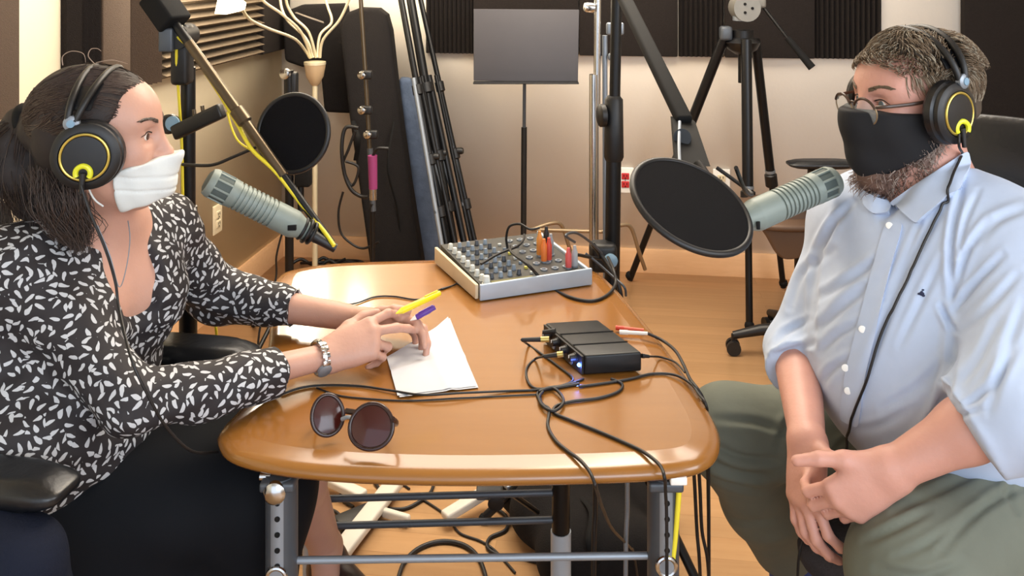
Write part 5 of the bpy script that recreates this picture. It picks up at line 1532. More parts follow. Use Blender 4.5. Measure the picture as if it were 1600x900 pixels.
def cushion(name, m, t, c, ax, size, bev, sub=True, curve=0.0):
    bm = bmesh.new(); bmesh.ops.create_grid(bm, x_segments=14, y_segments=14, size=0.5)
    bm2 = bmesh.new(); bmesh.ops.create_cube(bm2, size=1)
    bmesh.ops.subdivide_edges(bm2, edges=bm2.edges[:], cuts=11, use_grid_fill=True); bm.free()
    vs = []; bm2.verts.index_update()
    for v in bm2.verts:
        x, y, z = [q * 2 for q in v.co]           # -1..1
        e = 5.0
        r = (abs(x) ** e + abs(y) ** e) ** (1 / e); mx_ = max(abs(x), abs(y)); k = (mx_ / r) if r > 0 else 1
        x2, y2 = x * (0.12 * 0 + k), y * k
        edge = max(abs(x2), abs(y2)) if False else min(1, (abs(x) ** 6 + abs(y) ** 6) ** (1 / 6))
        zz = z * (1 - 0.55 * edge ** 8)
        sx = 1 - 0.06 * abs(z) ** 3
        p = Vector(c) + ax[0] * x2 * sx * size[0] / 2 + ax[1] * y2 * sx * size[1] / 2 + ax[2] * (zz * size[2] / 2 + curve * (y * y) + curve * 0.4 * x * x)
        vs.append(p)
    fs = [[v.index for v in f_.verts] for f_ in bm2.faces]; bm2.free()
    if ax[0].cross(ax[1]).dot(ax[2]) < 0: fs = [f_[::-1] for f_ in fs]
    return MB().add(vs, fs).build(name, m, t, 1.2)
Z = Vector((0, 0, 1))
def office_chair(label, c, fwd, seat_z, back, seat_m, back_m, arms=None, seat=(0.47, 0.48, 0.09), group=None, a0=0.3, pad=(0.26, 0.085, 0.045)):
    x = Vector((fwd[0], fwd[1], 0)).normalized(); y = Z.cross(x)
    t = thing('office_chair', label, 'chair', (c[0], c[1], 0), group); c = Vector((c[0], c[1], 0))
    cushion('seat', seat_m, t, c + Z * (seat_z - seat[2] / 2), (x, y, Z), seat, 0.02)
    MB().box(c + Z * (seat_z - seat[2] - 0.02), (0.26, 0.26, 0.035), (x, y, Z), 0.008).build('seat_plate', M_blackp, t)
    bx, bw_, bh, bz = back
    tilt = (Z * 1.0 - x * 0.12).normalized(); nrm = y.cross(tilt).normalized()
    cushion('backrest', back_m, t, c - x * bx + Z * bz, (y, tilt, nrm), (bw_, bh, 0.075), 0.02, curve=0.02)
    MB().tube(catmull([c - x * 0.16 + Z * (seat_z - 0.10), c - x * (bx + 0.05) + Z * (seat_z - 0.06), c - x * (bx + 0.06) + Z * (bz)], 6), 0.02, 12, flat=1.6, up=y).build('back_support', M_blackp, t)
    star_base.a0 = a0; star_base(t, c)
    if arms:
        for p in arms:
            p = Vector(p)
            A = cushion('armrest', M_leather, t, p, (x, y, Z), pad, 0.02)
            sgn = 1 if (p - c).dot(y) > 0 else -1
            q = c + x * (p - c).dot(x) * 0.6 + y * sgn * 0.27
            MB().tube(catmull([p - Z * 0.02, Vector((q.x, q.y, p.z - 0.1)), Vector((q.x, q.y, seat_z - 0.06)), c + x * 0.0 + y * sgn * 0.12 + Z * (seat_z - 0.115)], 6), 0.016, 12, flat=1.8, up=x).build('arm_post', M_blackp, t)
    return t, x, y
wx = Vector((0.986, -0.165, 0)); 
ch, cx_, cy_ = office_chair('black office chair with rounded armrests under the woman in print blouse', (-0.80, 1.53), wx, 0.47, (0.235, 0.44, 0.42, 0.80), M_denim, M_blackm,
             arms=[P(-22, 752, 1.255), P(300, 549, 1.71)], a0=0.9)
# navy rounded arm shell low at the picture's left edge
f = Field(0.005); f.cap(P(-60, 850, 1.22), P(30, 880, 1.20), 0.07, 0.055, 0.02); f.cap(P(30, 880, 1.20), P(60, 960, 1.22), 0.055, 0.05, 0.02)
f.build('arm_shell', M_denim, ch)
office_chair('black high-backed office chair with grey seat under the bearded man', (0.80, 1.52), (-0.76, -0.65), 0.49, (0.27, 0.47, 0.66, 0.83), M_greyfab, M_leather, arms=None, a0=0.2, seat=(0.50, 0.50, 0.09))

def side_chair():
    c = P(1252, 0, 3.30); c.z = 0
    t = thing('swivel_chair', 'brown swivel chair with flat black armrest behind the right microphone', 'chair', c)
    star_base.a0 = PI - 0.12; star_base(t, c, 0.245)
    ps = [P(1186, 330, 3.25), P(1300, 322, 3.25), P(1292, 372, 3.25), P(1262, 400, 3.25), P(1224, 406, 3.25), P(1202, 378, 3.25)]
    MB().prism(catmull(ps, 5, True), (0, 0.10, 0.02)).build('seat_shell', M_brownseat, t, 0.6, bevel=0.012)
    cushion('seat', M_brownseat, t, c + Vector((0.02, 0.12, 0.50)), (Vector((1, 0, 0)), Vector((0, 1, 0)), Z), (0.42, 0.42, 0.06), 0.02)
    A = cushion('armrest', M_leather, t, P(1285, 256, 3.2), (Vector((1, 0, 0)), Vector((0, 1, 0)), Z), (0.25, 0.09, 0.028), 0.01)
    MB().tube([P(1268, 262, 3.2), P(1266, 335, 3.25)], 0.014, 12, flat=1.6).build('arm_post', M_blackp, t)
side_chair()

def tube_frame():
    t = thing('metal_chair_frame', 'pale bent metal tube frame against baseboard right of the black stand', 'chair', G(985, 420, 0))
    for dx, dy in ((0, 0.0), (-0.30, 0.03)):
        o = Vector((dx, dy, 0)); 
        MB().tube(catmull([P(940, 362, 3.85) + o, P(970, 352, 3.88) + o, P(986, 356, 3.90) + o, P(998, 392, 3.92) + o, P(1008, 421, 3.95) + o], 6), 0.0085, 10).build('leg', mat('beige_metal', (150, 130, 104), 0.4, 0.6), t)
    MB().tube([P(940, 362, 3.85), P(940, 362, 3.85) + Vector((-0.30, 0.03, 0))], 0.008, 10).build('crossbar', mat('beige_metal', (150, 130, 104), 0.4, 0.6), t)
tube_frame()

# ================================================================== MIXER
def mixer():
    O = Vector((-0.073, 1.963, TZ)); ex = Vector((0.25, 0.097, 0)).normalized(); ey = Vector((-0.104, 0.225, 0)).normalized()
    W_, D_, h0, h1 = 0.272, 0.262, 0.036, 0.052
    t = thing('mixing_console', 'small audio mixing console with pale side cheeks and rows of knobs on table', 'mixer', O)
    L = lambda u, v, z: O + ex * u + ey * v + Z * z
    # the long pale side faces the camera; the panel is sloped up to the back
    nz = Vector((ex.x * 0, 0, 1))
    body = MB().prism([L(0.008, 0, 0.004), L(0.008, D_, 0.004), L(0.008, D_, h1 - 0.006), L(0.008, 0, h0 - 0.006)], ex * (W_ - 0.016)).build('body', mat('mixer_dark_panel', (62, 62, 60), 0.5, 0.2), t)
    for (a, b) in ((0.0, 0.006),):
        MB().prism([L(0, -0.002, 0.002), L(W_, -0.002, 0.002), L(W_, -0.002, h0 + 0.004), L(0, -0.002, h0 + 0.001)], -ey * 0.007).build('side_cheek', mat('mixer_pale_side', (176, 190, 204), 0.4, 0.2), t, bevel=0.002)
    MB().prism([L(0, 0, 0.004), L(0, D_, 0.004), L(0, D_, h1 - 0.01), L(0, 0, h0)], -ex * 0.008).build('front_edge', mat('mixer_cream_edge', (206, 190, 160), 0.5), t, bevel=0.002)
    MB().prism([L(W_ - 0.008, 0, 0.004), L(W_ - 0.008, D_, 0.004), L(W_ - 0.008, D_, h1), L(W_ - 0.008, 0, h0)], ex * 0.008).build('rear_edge', mat('mixer_pale_side', (176, 190, 204), 0.4, 0.2), t, bevel=0.002)
    top = lambda u, v: h0 - 0.006 + (h1 - h0) * v / D_
    g1 = mat('knob_blue_grey', (120, 134, 150), 0.4); g2_ = mat('knob_pale', (200, 204, 200), 0.4); g3 = mat('knob_dark', (60, 66, 76), 0.4)
    def kn(u, v, r, h, m, nm='knob'):
        b = MB().lathe(L(u, v, top(u, v)), (0, 0, 1), [(0, r * 1.15), (0.002, r * 1.15), (0.003, r), (h * 0.9, r * 0.85), (h, r * 0.7), (h, 0)], 14)
        o = b.build(nm, m, t, 0.6); return o
    for j in range(8): kn(0.020, 0.030 + j * 0.028, 0.0062, 0.014, g2_ if j != 7 else g2_)
    for j in range(8):
        for i in range(4): kn(0.045 + i * 0.022, 0.035 + j * 0.028, 0.0052, 0.012, g1 if (i + j) % 3 else g3)
    kn(0.022, 0.010, 0.009, 0.018, mat('knob_pale', (200, 204, 200), 0.4), 'large_knob')
    for j in range(7):
        MB().box(L(0.140, 0.03 + j * 0.03, top(0, 0.03 + j * 0.03) + 0.003), (0.008, 0.006, 0.006), (ex, ey, Z), 0.001).build('push_button', [g2_, mat('amber_button', (200, 190, 90), 0.4), g1][j % 3], t)
    MB().box(L(0.085, 0.012, top(0, 0.012) + 0.0008), (0.10, 0.014, 0.002), (ex, ey, Z)).build('olive_stripe', mat('olive_band', (104, 100, 58), 0.5), t)
    for j in range(6):
        for i in range(3):
            MB().lathe(L(0.175 + i * 0.028, 0.04 + j * 0.038, top(0, 0.04 + j * 0.038)), (0, 0, 1), [(0, 0.0085), (0.003, 0.0085), (0.003, 0.0045), (0.0005, 0.004), (0.0005, 0)], 18).build('jack_socket', M_steel, t)
    for u, v, cl_, nm, hh in ((0.196, 0.082, 'orange', (226, 122, 52), .055), (0.210, 0.085, 'red', (206, 74, 56), .055), (0.203, 0.120, 'amber', (224, 150, 70), .060), (0.232, 0.12, 'grey', (150, 156, 164), .05),
                          (0.232, 0.030, 'red', (216, 90, 88), .048), (0.250, 0.034, 'grey', (168, 172, 176), .05), (0.238, 0.155, 'black', (30, 30, 34), .055)):
        p = thing('jack_plug', {'orange': 'orange jack plug standing tallest at front in the mixing console', 'red': 'red jack plug right of the orange one in the mixing console' if u < 0.22 else 'pink-red jack plug at the right end of the mixing console', 'amber': 'amber jack plug behind the orange plug in the mixing console', 'grey': 'grey jack plug behind the red plug in the mixing console' if v > 0.1 else 'silver jack plug beside the pink-red one on mixing console', 'black': 'black jack plug at the back row of the mixing console'}[cl_], 'plug', L(u, v, top(u, v)), 'jack plugs in the mixing console')
        m_ = mat('plug_' + cl_ + str(nm[0]), nm, 0.45)
        MB().lathe(L(u, v, top(u, v)), (0, 0, 1), [(0, 0.0055), (0.004, 0.0072), (hh * 0.7, 0.0072), (hh * 0.8, 0.005), (hh, 0.0035)], 16).build('plug_body', m_, p)
        MB().cyl(L(u, v, top(u, v) - 0.0), L(u, v, top(u, v) + 0.004), 0.0078, segs=16).build('plug_collar', M_steel, p)
    return L
ML = mixer()

# ================================================================== HEADPHONE AMPLIFIER
def amp():
    O = G(914, 589, TZ); fr = G(1003, 583, TZ); ex = (fr - O); W_ = ex.length; ex.normalize(); ey = Z.cross(ex); D_ = 0.175
    bl = P(852, 505, 1.752); q = Vector((bl.x - O.x, bl.y - O.y, 0)); ey = q.normalized(); D_ = q.length; h = 0.038
    t = thing('headphone_amplifier', 'black metal headphone amplifier box with blue light on table', 'amplifier', O)
    L = lambda u, v, z: O + ex * u + ey * v + Z * z
    MB().prism([L(0, 0, 0.003), L(W_, 0, 0.003), L(W_, 0, h), L(0, 0, h)], ey * D_).build('case', mat('amp_black', (26, 27, 29), 0.42, 0.3), t, bevel=0.004)
    for v in (0.30, 0.62): MB().box(L(W_ / 2, D_ * v, h + 0.0006), (W_ * 0.98, 0.003, 0.0012), (ex, ey, Z)).build('cover_groove', M_blackm, t)
    n = Z.cross(ey); n = -n if n.dot(ex) > 0 else n       # out of the left side
    MB().prism([L(-0.001, 0.003, 0.004), L(-0.001, D_ - 0.003, 0.004), L(-0.001, D_ - 0.003, h - 0.002), L(-0.001, 0.003, h - 0.002)], n * 0.004).build('control_panel', M_blackp, t)
    for i, v in enumerate((0.16, 0.38, 0.60, 0.82)):
        p = L(-0.004, D_ * v, 0.026); k = MB().lathe(p, n, [(0, 0.0085), (0.003, 0.0085), (0.004, 0.0072), (0.014, 0.0065), (0.0145, 0)], 20).build('knob', M_blackp, t)
        MB().box(p + n * 0.0148 + Z * 0.003, (0.0015, 0.0012, 0.005), (ey, n, Z)).build('knob_mark', M_white, k)
        MB().lathe(L(-0.004, D_ * (v + 0.10), 0.012), n, [(0, 0.0058), (0.003, 0.0058), (0.003, 0.003), (0.001, 0)], 16).build('jack_socket', M_steel, t)
    MB().sphere(L(-0.006, 0.010, 0.018), 0.0032, 12).build('power_light', mat('blue_led', (60, 110, 255), 0.3, emit=(70, 120, 255), estr=45), t)
    l = bpy.data.lights.new('blue_led_glow', 'POINT'); l.energy = 0.05; l.color = (0.15, 0.25, 1); l.shadow_soft_size = 0.003
    lo = bpy.data.objects.new('blue_led_glow', l); COL.objects.link(lo); lo.location = L(-0.012, 0.006, 0.016)
    for v in (0.02, D_ - 0.02):
        for u in (0.012, W_ - 0.012): MB().cyl(L(u, v, 0), L(u, v, 0.004), 0.006, segs=12).build('rubber_foot', M_blackm, t)
    return L, n, D_, W_
AL, AN, AD, AW = amp()
# plugs on its left side and right side
def small_plug(label, a, b, collar, m=M_rubber, r=0.0045):
    t = thing('audio_plug', label, 'plug', a); a = Vector(a); b = Vector(b); d = (b - a)
    MB().tube([a.lerp(b, 0.25), b], [r, r * 0.8], 14).build('plug_body', m, t)
    MB().cyl(a, a.lerp(b, 0.3), r * 1.15, segs=14).build('plug_collar', collar, t)
M_goldp = mat('gold_plug', (200, 180, 110), 0.3, 0.8)
small_plug('black plug with gold collar at the amplifier\'s left, farther one', P(858, 530, 1.66), P(815, 531, 1.665), M_goldp)
small_plug('dark plug with gold collar at the amplifier\'s left, nearer one', P(880, 553, 1.62), P(850, 557, 1.625), M_goldp)
small_plug('black angled plug at the far end of the amplifier\'s left side', P(868, 517, 1.70), P(848, 519, 1.705), M_blackp, M_blackp)
small_plug('black plug in the right end of the amplifier', P(1003, 556, 1.625), P(1014, 557, 1.63), M_blackp, M_blackp, 0.0035)
small_plug('red plug lying behind the amplifier\'s right end', P(962, 512, 1.80), P(1006, 516, 1.79), mat('red_ring', (205, 70, 50), 0.4), mat('red_plug', (205, 90, 66), 0.4), 0.004)
small_plug('white plug lying in front of the red one behind amplifier', P(968, 519, 1.775), P(1012, 521, 1.765), M_white, M_white, 0.004)

# ================================================================== PAPER, PENS, SUNGLASSES
def paper():
    pc = [G(604, 560, TZ), G(700, 501, TZ), G(744, 606, TZ), G(621, 622, TZ)]
    n = 24; rnd_ = random.Random(2); nz_ = snoise(77, 8, 12, 40)
    def grid(dz, sh):
        vs = []
        for i in range(n + 1):
            for j in range(n + 1):
                u, v = i / n, j / n
                p = (pc[0] * (1 - u) + pc[1] * u) * (1 - v) + (pc[3] * (1 - u) + pc[2] * u) * v
                z = 0.0022 + 0.0012 * float(nz_(np.array([[p.x, p.y, 0]]))[0]) + 0.006 * max(0, (u - 0.80)) * 4 * (1 - v) ** 2
                z += 0.0025 * math.exp(-((v - 0.42 - 0.15 * u) / 0.04) ** 2) + 0.002 * math.exp(-((u - 0.55 - 0.1 * v) / 0.05) ** 2)
                vs.append(Vector((p.x + sh[0], p.y + sh[1], TZ + max(0.0008, z) + dz)))
        return vs
    fs = [(i * (n + 1) + j, (i + 1) * (n + 1) + j, (i + 1) * (n + 1) + j + 1, i * (n + 1) + j + 1) for i in range(n) for j in range(n)]
    t = thing('folded_paper', 'crumpled white paper sheet lying beneath the woman\'s hands', 'paper', pc[0])
    m = mat('paper_white', (198, 200, 206), 0.8, var=0.03)
    for nm, dz, sh in (('top_sheet', 0.0012, (0, 0)), ('under_sheet', 0.0, (0.004, -0.003))):
        vs = grid(dz, sh); mb = MB(); mb.add(vs, [f_[::-1] for f_ in fs]); mb.add([v - Z * 0.0004 for v in vs], fs)
        mb.build(nm, m, t, 0.6)
    return t
paper()
def pen(label, a, b, r, m, tipm):
    t = thing('pen', label, 'pen', a); d = (b - a)
    MB().lathe(a, d, [(0, r * 0.8), (0.002, r), (d.length - 0.012, r), (d.length - 0.010, r * 0.85), (d.length, r * 0.8)], 16).build('barrel', m, t)
    MB().lathe(a, -d, [(0, r * 0.85), (0.006, r * 0.5), (0.012, r * 0.15)], 14).build('tip', tipm, t)
    MB().box(b - d.normalized() * 0.02 + Z * (r + 0.001), (0.003, 0.0016, 0.03), (frame(d)[0], Z, d.normalized()), 0.0005).build('clip', m, t)
pen('bright yellow pen pointing up from the woman\'s fingers', P(627, 486, 1.60), P(687, 458, 1.66), 0.0058, mat('yellow_pen', (240, 214, 30), 0.35), M_yellow)
pen('purple pen half hidden in the woman\'s left hand', P(650, 496, 1.70), P(680, 480, 1.71), 0.0055, mat('purple_pen', (84, 44, 142), 0.35), M_white)

def sunglasses():
    t = thing('sunglasses', 'dark brown round sunglasses lying folded near the table\'s front edge', 'sunglasses', G(560, 690, TZ))
    M_fr = mat('sunglass_frame', (44, 24, 22), 0.2, var=0.3, scale=60); M_ln = mat('sunglass_lens', (62, 22, 17), 0.10, var=0.1, spec=0.45)
    for c, nrm, R, sx in ((P(512, 650, 1.400), Vector((0.35, -1, 0.55)), 0.031, 0.78), (P(580, 668, 1.362), Vector((-0.12, -1, 0.55)), 0.0335, 1.0)):
        nrm.normalize(); a, b, _ = frame(nrm)
        pts = [c + a * math.cos(k * PI / 24) * R * sx + b * math.sin(k * PI / 24) * R * (0.92 + 0.05 * math.sin(k * PI / 24)) for k in range(48)]
        MB().tube(pts, 0.0032, 10, closed=True).build('rim', M_fr, t)
        vs = [c + nrm * 0.004]; fs = []
        for q in (0.5, 1.0): vs += [c + (p - c) * q + nrm * 0.004 * (1 - q * q) for p in pts]
        k = 48
        fs += [(0, 1 + i, 1 + (i + 1) % k) for i in range(k)] + [(1 + i, 1 + k + i, 1 + k + (i + 1) % k, 1 + (i + 1) % k) for i in range(k)]
        back = [v - nrm * 0.0018 for v in vs]
        MB().add(vs, fs).add(back, [f_[::-1] for f_ in fs]).build('lens', M_ln, t)
    MB().tube(catmull([P(534, 655, 1.385), P(546, 652, 1.38), P(556, 662, 1.372)], 6), 0.003, 8).build('bridge', M_steel, t)
    MB().tube(catmull([P(490, 648, 1.41), P(500, 660, 1.44), P(560, 668, 1.46), P(612, 678, 1.43)], 6), 0.0028, 8, flat=1.6).build('temple_arm', M_fr, t)
    MB().tube(catmull([P(614, 655, 1.36), P(619, 662, 1.385), P(585, 650, 1.44), P(540, 642, 1.47)], 6), 0.0028, 8, flat=1.6).build('temple_arm', M_fr, t)
sunglasses()

# ================================================================== CABLES
def cable(label, pts, r=0.0023, m=None, n=8, group=None):
    o = MB().tube(catmull(pts, n), r, 8).build('cable', m or M_rubber, None, 1.2)
    return props(o, label, 'cable', group)
def on_table(pp, r=0.0023, lift=None): return [G(x, y, TZ + r + 0.0004 + (lift[i] if lift else 0)) for i, (x, y) in enumerate(pp)]
def on_floor(pp, r=0.003): return [G(x, y, r + 0.0005) for x, y in pp]
cable('thin black cable crossing the table behind the woman\'s wrists toward the mixer', on_table([(440, 472), (480, 470), (520, 477), (555, 474), (585, 464), (615, 463), (650, 468), (672, 462), (688, 452), (705, 447)], 0.0018), 0.0018)
cable('second thin black cable along the far forearm of the woman', on_table([(500, 484), (540, 485), (575, 484), (605, 480)], 0.0015), 0.0015)
cable('black cable running from the wrist watch over the paper edge to amplifier', on_table([(440, 616), (470, 606), (505, 602), (560, 603), (610, 610), (660, 617), (720, 614), (790, 611), (850, 608), (895, 598), (912, 592)], 0.002, [0, 0, 0, 0, .002, .006, .006, 0, 0, 0, 0]), 0.002)
cable('thin dark cable passing just below the paper on the table', on_table([(495, 606), (530, 618), (575, 623), (640, 626), (720, 622), (800, 618), (845, 616)], 0.0015), 0.0015)
cable('black cable looping from the amplifier\'s farther gold plug into the tangle', [P(815, 531, 1.665)] + on_table([(826, 539), (846, 553), (872, 572), (895, 592), (880, 602), (855, 606), (840, 614), (845, 628), (862, 642)], 0.0022), 0.0022)
cable('black cable curling left of the amplifier from its nearer gold plug', [P(850, 557, 1.625)] + on_table([(836, 561), (823, 576), (825, 596), (838, 607), (868, 605), (900, 598)], 0.0022), 0.0022)
cable('black cable dropping from the tangle over the table\'s front edge', on_table([(905, 600), (870, 606), (846, 612), (846, 630), (858, 640), (856, 665), (868, 688), (886, 704), (905, 718), (920, 735)], 0.0026) + [P(928, 752, 1.290), P(932, 765, 1.30), P(944, 800, 1.42), P(958, 828, 1.60), P(985, 856, 1.85), Vector((0.27, 1.98, 0.15)), Vector((0.30, 2.0, 0.004)), Vector((0.36, 2.0, 0.004))], 0.0026)
cable('black cable running from the tangle to the right front table leg', on_table([(955, 592), (972, 600), (966, 612), (935, 622), (895, 627), (870, 634), (866, 645), (890, 656), (930, 672), (970, 689), (1005, 706), (1030, 726)], 0.0026) + [P(1038, 745, 1.295), P(1040, 770, 1.31), P(1042, 860, 1.32), P(1041, 1300, 1.325), P(1046, 1488, 1.325), P(1060, 1488, 1.325)], 0.0026)
cable('small black cable loop tied around the tangle on table', on_table([(842, 612), (862, 606), (876, 616), (880, 630), (866, 642), (850, 636), (842, 622), (848, 612)], 0.0026, [.003] * 8), 0.0026)
cable('black cable from red and white plugs to the table\'s right edge', [P(1012, 521, 1.765)] + on_table([(1035, 532), (1055, 548), (1068, 570), (1078, 592), (1090, 608)], 0.003) + [P(1100, 628, 1.55), P(1104, 660, 1.56), P(1107, 800, 1.57), P(1112, 1200, 1.62), P(1130, 1204, 1.62)], 0.003)
cable('thin black cable leaving the amplifier\'s right end', [P(1014, 557, 1.63)] + on_table([(1032, 558), (1055, 566), (1070, 582)], 0.0018), 0.0018)
cable('black cable passing in front of amplifier toward the man', on_table([(905, 604), (950, 598), (985, 592), (1020, 584), (1055, 586), (1080, 600), (1092, 616)], 0.0024) + [P(1103, 632, 1.51), P(1106, 665, 1.52), P(1108, 800, 1.54), P(1110, 1200, 1.60), P(1122, 1219, 1.60)], 0.0024)
# around the mixer
cable('thick black cable looping over the mixer\'s near edge', [ML(0.14, 0.15, 0.06), P(800, 395, 2.08), P(826, 415, 2.0)] + on_table([(856, 446), (890, 464), (925, 470), (950, 460), (962, 442)], 0.0035) + [P(958, 420, 2.10), P(950, 402, 2.2)], 0.0035)
cable('black cable arching high above the mixer\'s back row', [ML(0.203, 0.120, 0.105), P(828, 358, 2.14), P(812, 350, 2.16), P(796, 354, 2.17), P(791, 372, 2.18), P(792, 390, 2.18), P(780, 400, 2.15)], 0.003)
cable('grey cable arching from the pink-red plug to the black stand', [ML(0.250, 0.034, 0.09), P(884, 368, 2.02), P(900, 364, 2.1), P(922, 378, 2.2), P(940, 396, 2.25)], 0.0032, M_grey)
cable('black cable from the mixer\'s right edge to the stand knob', [ML(0.262, 0.06, 0.045), P(900, 398, 2.12), P(922, 402, 2.2), P(940, 404, 2.26)], 0.004)
cable('thick black cable bundle hanging from stand knob beside mixer', [P(925, 380, 2.24), P(940, 400, 2.25), P(958, 428, 2.22), P(968, 452, 2.2), P(972, 480, 2.2)], 0.006)
cable('black cable curling below the stand knob over the table corner', [P(915, 396, 2.2), P(935, 412, 2.2), P(955, 430, 2.18), P(975, 448, 2.15), P(978, 462, 2.16)], 0.003, M_grey)
cable('black cable lying across the mixer\'s knobs', [ML(0.03, 0.06, 0.058), ML(0.09, 0.10, 0.062), ML(0.15, 0.13, 0.064), ML(0.19, 0.18, 0.062), ML(0.21, 0.22, 0.06)], 0.003)
cable('black cable at the mixer\'s near left corner across table', [ML(0.0, 0.03, 0.005), G(716, 444, TZ + .003), G(708, 446, TZ + .003), G(690, 452, TZ + .003)], 0.0018)
# yellow cable on the left boom
cable('yellow cable taped along the bronze boom tube to the left microphone', [P(276, 56, 1.90), P(300, 78, 1.885), P(318, 108, 1.88), P(345, 150, 1.86), P(372, 196, 1.84), P(394, 234, 1.81), P(430, 268, 1.79), P(470, 318, 1.77), P(505, 360, 1.75), P(522, 384, 1.73)], 0.0042, M_yellow)
cable('yellow cable hanging straight down beside the left stand pole', [P(276, 58, 1.90), P(276, 100, 1.91), P(280, 160, 1.92), P(284, 230, 1.93), P(286, 330, 1.93), P(288, 440, 1.94), P(289, 620, 1.95)], 0.0032, M_yellow)
cable('yellow cable drooping below the bronze boom tube', [P(355, 175, 1.86), P(362, 200, 1.85), P(372, 220, 1.84), P(388, 232, 1.83), P(400, 238, 1.82)], 0.0022, M_yellow)
cable('yellow cable seen between stand and table by the far armrest', [P(334, 500, 1.95), P(338, 520, 1.95), P(337, 560, 1.98), P(335, 640, 2.05)], 0.003, M_yellow)
cable('yellow cable hanging down along the right front table leg', [P(1062, 741, 1.345), P(1060, 780, 1.345), P(1055, 840, 1.345), P(1049, 900, 1.345), P(1046, 1000, 1.345), P(1044, 1440, 1.345), P(1052, 1461, 1.345)], 0.0042, M_yellow)
wt_o = MB().box(P(1058, 744, 1.345), (0.025, 0.03, 0.012), None, 0.002).build('white_connector', M_white); props(wt_o, 'small white connector under the table\'s right front corner', 'connector')
# cables behind the right table leg, hanging by the man's knee
for i, (x0, x1, r) in enumerate(((1086, 1093, .003), (1094, 1106, .003))):
    cable(['black cable hanging closest to right table leg before the man\'s trousers', 'black cable hanging just right of another before the man\'s shin'][i], [P(x0 - 2, 735, 1.48), P(x0, 770, 1.50), P(x0 + 3, 830, 1.52), P(x1, 880, 1.53), P(x1 + 2, 960, 1.60), P(x1 + 2, 1200, 1.62), P(x1 + 12, 1204, 1.62)], r)
for i, (xx, y1, m_) in enumerate(((930, 890, M_rubber), (980, 885, M_steel))):
    cable(['dark cable hanging straight below the table left of a thin rod', 'thin grey cable hanging straight below the table before the black bag'][i], [P(xx, 752, 1.75), P(xx, 800, 1.76), P(xx - 2, 850, 1.76), P(xx - 3, 1000, 1.77), P(xx - 3, 1096, 1.77), P(xx + 25, 1095, 1.77)], 0.0045 if i else 0.005, m_)
# hanging coil by the black case
cable('coiled black cable hanging left of the tall instrument case', [P(560, 200, 3.75), P(540, 200, 3.75), P(534, 230, 3.74), P(538, 270, 3.74), P(548, 295, 3.73), P(562, 306, 3.73), P(575, 308, 3.72)], 0.008)
cable('second strand of the coiled cable by the instrument case', [P(555, 205, 3.76), P(545, 232, 3.76), P(536, 260, 3.76), P(550, 290, 3.75), P(560, 262, 3.75), P(540, 252, 3.75)], 0.006)
cable('thin black cable loop low on the wall by instrument case', [P(536, 300, 3.80), P(529, 330, 3.80), P(532, 362, 3.80), P(548, 380, 3.79), P(568, 388, 3.78), P(592, 378, 3.75)], 0.005)
cable('thin dark cable drooping from rear stand down to the floor', [P(442, 360, 3.0), P(432, 400, 3.0), P(430, 440, 3.0), P(405, 520, 2.9), P(403, 640, 2.9), P(415, 643, 2.9)], 0.0035)
# cables on the floor under the table
FC = [('large arc of black cable on the floor under the table', [(622, 905), (632, 878), (656, 856), (690, 846), (725, 852), (748, 872), (760, 905)], .0055),
      ('wavy black cable on floor left of the table\'s light grey leg', [(768, 790), (792, 808), (790, 828), (766, 840), (762, 856), (782, 868), (812, 870), (842, 878), (862, 872)], .0045),
      ('thin dark cable crossing floor below the rear crossbars', [(660, 780), (690, 800), (706, 818), (720, 834), (752, 846), (775, 862), (805, 895)], .003),
      ('brown-black cable curve on floor by the black power adapter', [(520, 752), (532, 762), (535, 780), (552, 792)], .0045),
      ('black cable from the power adapter arching right under crossbars', [(582, 785), (592, 765), (586, 754), (600, 752)], .0045),
      ('black cable sagging between the pale base legs', [(596, 794), (630, 795), (655, 784), (672, 770), (678, 756)], .0045),
      ('thin cable looping over the upper rear crossbar area on floor', [(596, 770), (605, 760), (625, 756), (640, 764)], .003),
      ('black cable beside the left shin on the floor', [(512, 795), (525, 800), (535, 810)], .0045),
      ('brown cable on floor right of the table\'s light grey leg', [(888, 845), (915, 862), (938, 885), (950, 905)], .004)]
for lb, pp, r in FC: cable(lb, on_floor(pp, r), r, None, 8, 'cables on the floor under the table')
HP = [('tangled black cable heaped by baseboard behind the table\'s far left corner', [(452, 412), (470, 402), (488, 410), (505, 400), (522, 408), (540, 402)], .008),
      ('dark cable curled on floor behind the left microphone\'s boom tip', [(500, 412), (515, 404), (530, 412), (545, 406), (560, 412)], .010),
      ('black cable lying along baseboard between lamp pole and instrument case', [(470, 408), (500, 407), (530, 404), (560, 405), (572, 411)], .007)]
for lb, pp, r in HP: cable(lb, [G(x, y + 3, r + 0.02 * (i % 2)) for i, (x, y) in enumerate(pp)], r, None, 8, 'cables heaped behind the table')
ad = thing('power_adapter', 'black power adapter brick on floor behind the woman\'s shin', 'adapter', G(555, 815, 0))
c = G(556, 812, 0.02)
MB().box(c, (0.11, 0.055, 0.035), (Vector((0.8, 0.6, 0)), Vector((-0.6, 0.8, 0)), Z), 0.006).build('brick', M_blackp, ad)
MB().cyl(c + Vector((0.04, 0.03, 0)), c + Vector((0.06, 0.045, 0)), 0.006).build('strain_relief', M_rubber, ad)
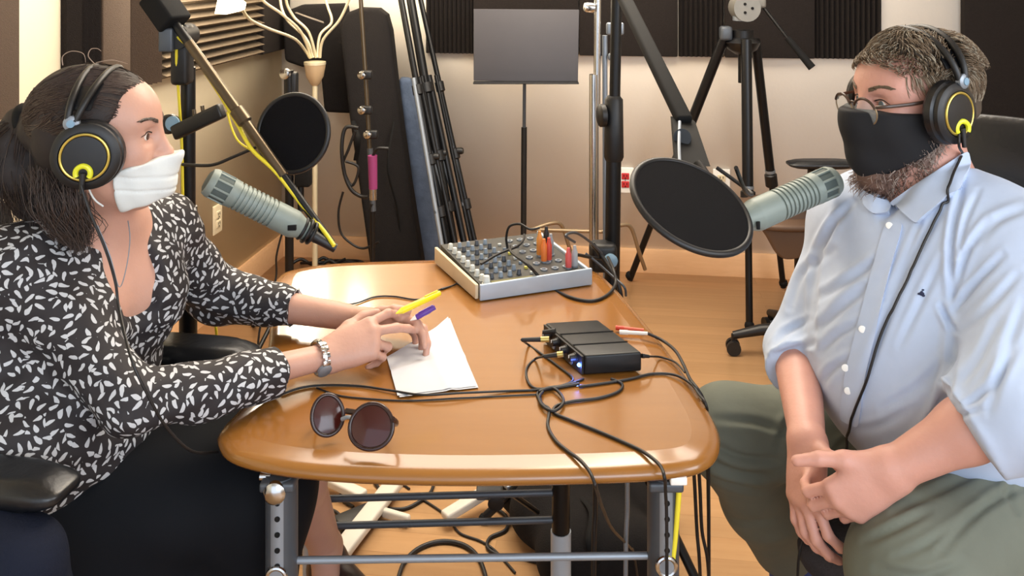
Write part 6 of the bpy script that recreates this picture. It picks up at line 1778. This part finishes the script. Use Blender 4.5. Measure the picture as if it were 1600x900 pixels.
def pale_base():
    c = G(625, 735, 0.0)
    t = thing('pale_metal_base', 'pale metal crossed base with long diagonal foot on floor under table', 'stand base', c)
    m = mat('pale_base_paint', (206, 200, 188), 0.5, var=0.05)
    for a, b, w_ in ((G(618, 752, 0.03), G(520, 878, 0.03), 0.050), (G(510, 748, 0.03), G(568, 775, 0.03), 0.035), (G(598, 800, 0.02), G(640, 812, 0.02), 0.018), (G(694, 808, 0.03), G(766, 764, 0.05), 0.035)):
        d = (b - a).normalized(); g = Z.cross(d)
        MB().box((a + b) / 2, ((b - a).length, w_, 0.022), (d, g, d.cross(g)), 0.006).build('foot', m, t)
    MB().cyl(c + Z * 0.02, c + Z * 0.06, 0.05).build('hub', m, t)
pale_base()
def floor_bag():
    f = Field(0.006)
    a, b, c_, d = G(846, 800, 0.06), G(1000, 775, 0.06), G(985, 862, 0.06), G(890, 868, 0.06)
    f.cap(a, b, 0.055, 0.055, 0.05); f.cap(b, c_, 0.055, 0.05, 0.05); f.cap(c_, d, 0.05, 0.05, 0.05); f.cap(d, a, 0.05, 0.055, 0.05); f.cap(a, c_, 0.07, 0.06, 0.06); f.cap(b, d, 0.07, 0.06, 0.06)
    f.cut((0, 0, 0.003), (0, 0, -1))
    t = thing('black_duffel_bag', 'slack black bag lying on floor behind right front table leg', 'bag', (a.x, a.y, 0))
    q = snoise(44, 10, 8, 26); f.build('body', M_fabricb, t, disp=lambda co, nr: 0.008 * q(co))
    MB().tube(catmull([G(905, 775, 0.12), G(925, 800, 0.15), G(920, 850, 0.13), G(935, 880, 0.08)], 6), 0.008, 8, flat=0.4).build('strap', M_blackm, t)
floor_bag()
def long_case():
    t = thing('long_black_case', 'long slim black case slanting across floor under the rear crossbars', 'case', G(880, 840, 0))
    a, b = G(800, 762, 0.05), G(905, 870, 0.05); d = (b - a).normalized(); g = Z.cross(d)
    MB().box((a + b) / 2, ((b - a).length, 0.09, 0.07), (d, g, Z), 0.02).build('case_body', M_blackm, t)
    MB().box(a.lerp(b, 0.1) + Z * 0.04, (0.05, 0.095, 0.01), (d, g, Z), 0.003).build('latch', M_steel, t)
long_case()
def under_device():
    c = P(762, 775, 2.05)
    t = thing('table_clamp', 'small dark clamp with round lens hanging under the table\'s middle', 'clamp', c)
    MB().lathe(P(775, 777, 2.0), (0, -1, -0.2), [(0, 0.016), (0.02, 0.018), (0.022, 0.012)], 20).build('lens_barrel', M_blackp, t)
    MB().box(P(765, 768, 2.03), (0.06, 0.04, 0.02), None, 0.005).build('clamp_body', M_grey, t)
    MB().tube([P(800, 772, 2.02), P(840, 800, 2.1)], 0.006, 8).build('arm', M_black, t)
under_device()
shoe_r = None
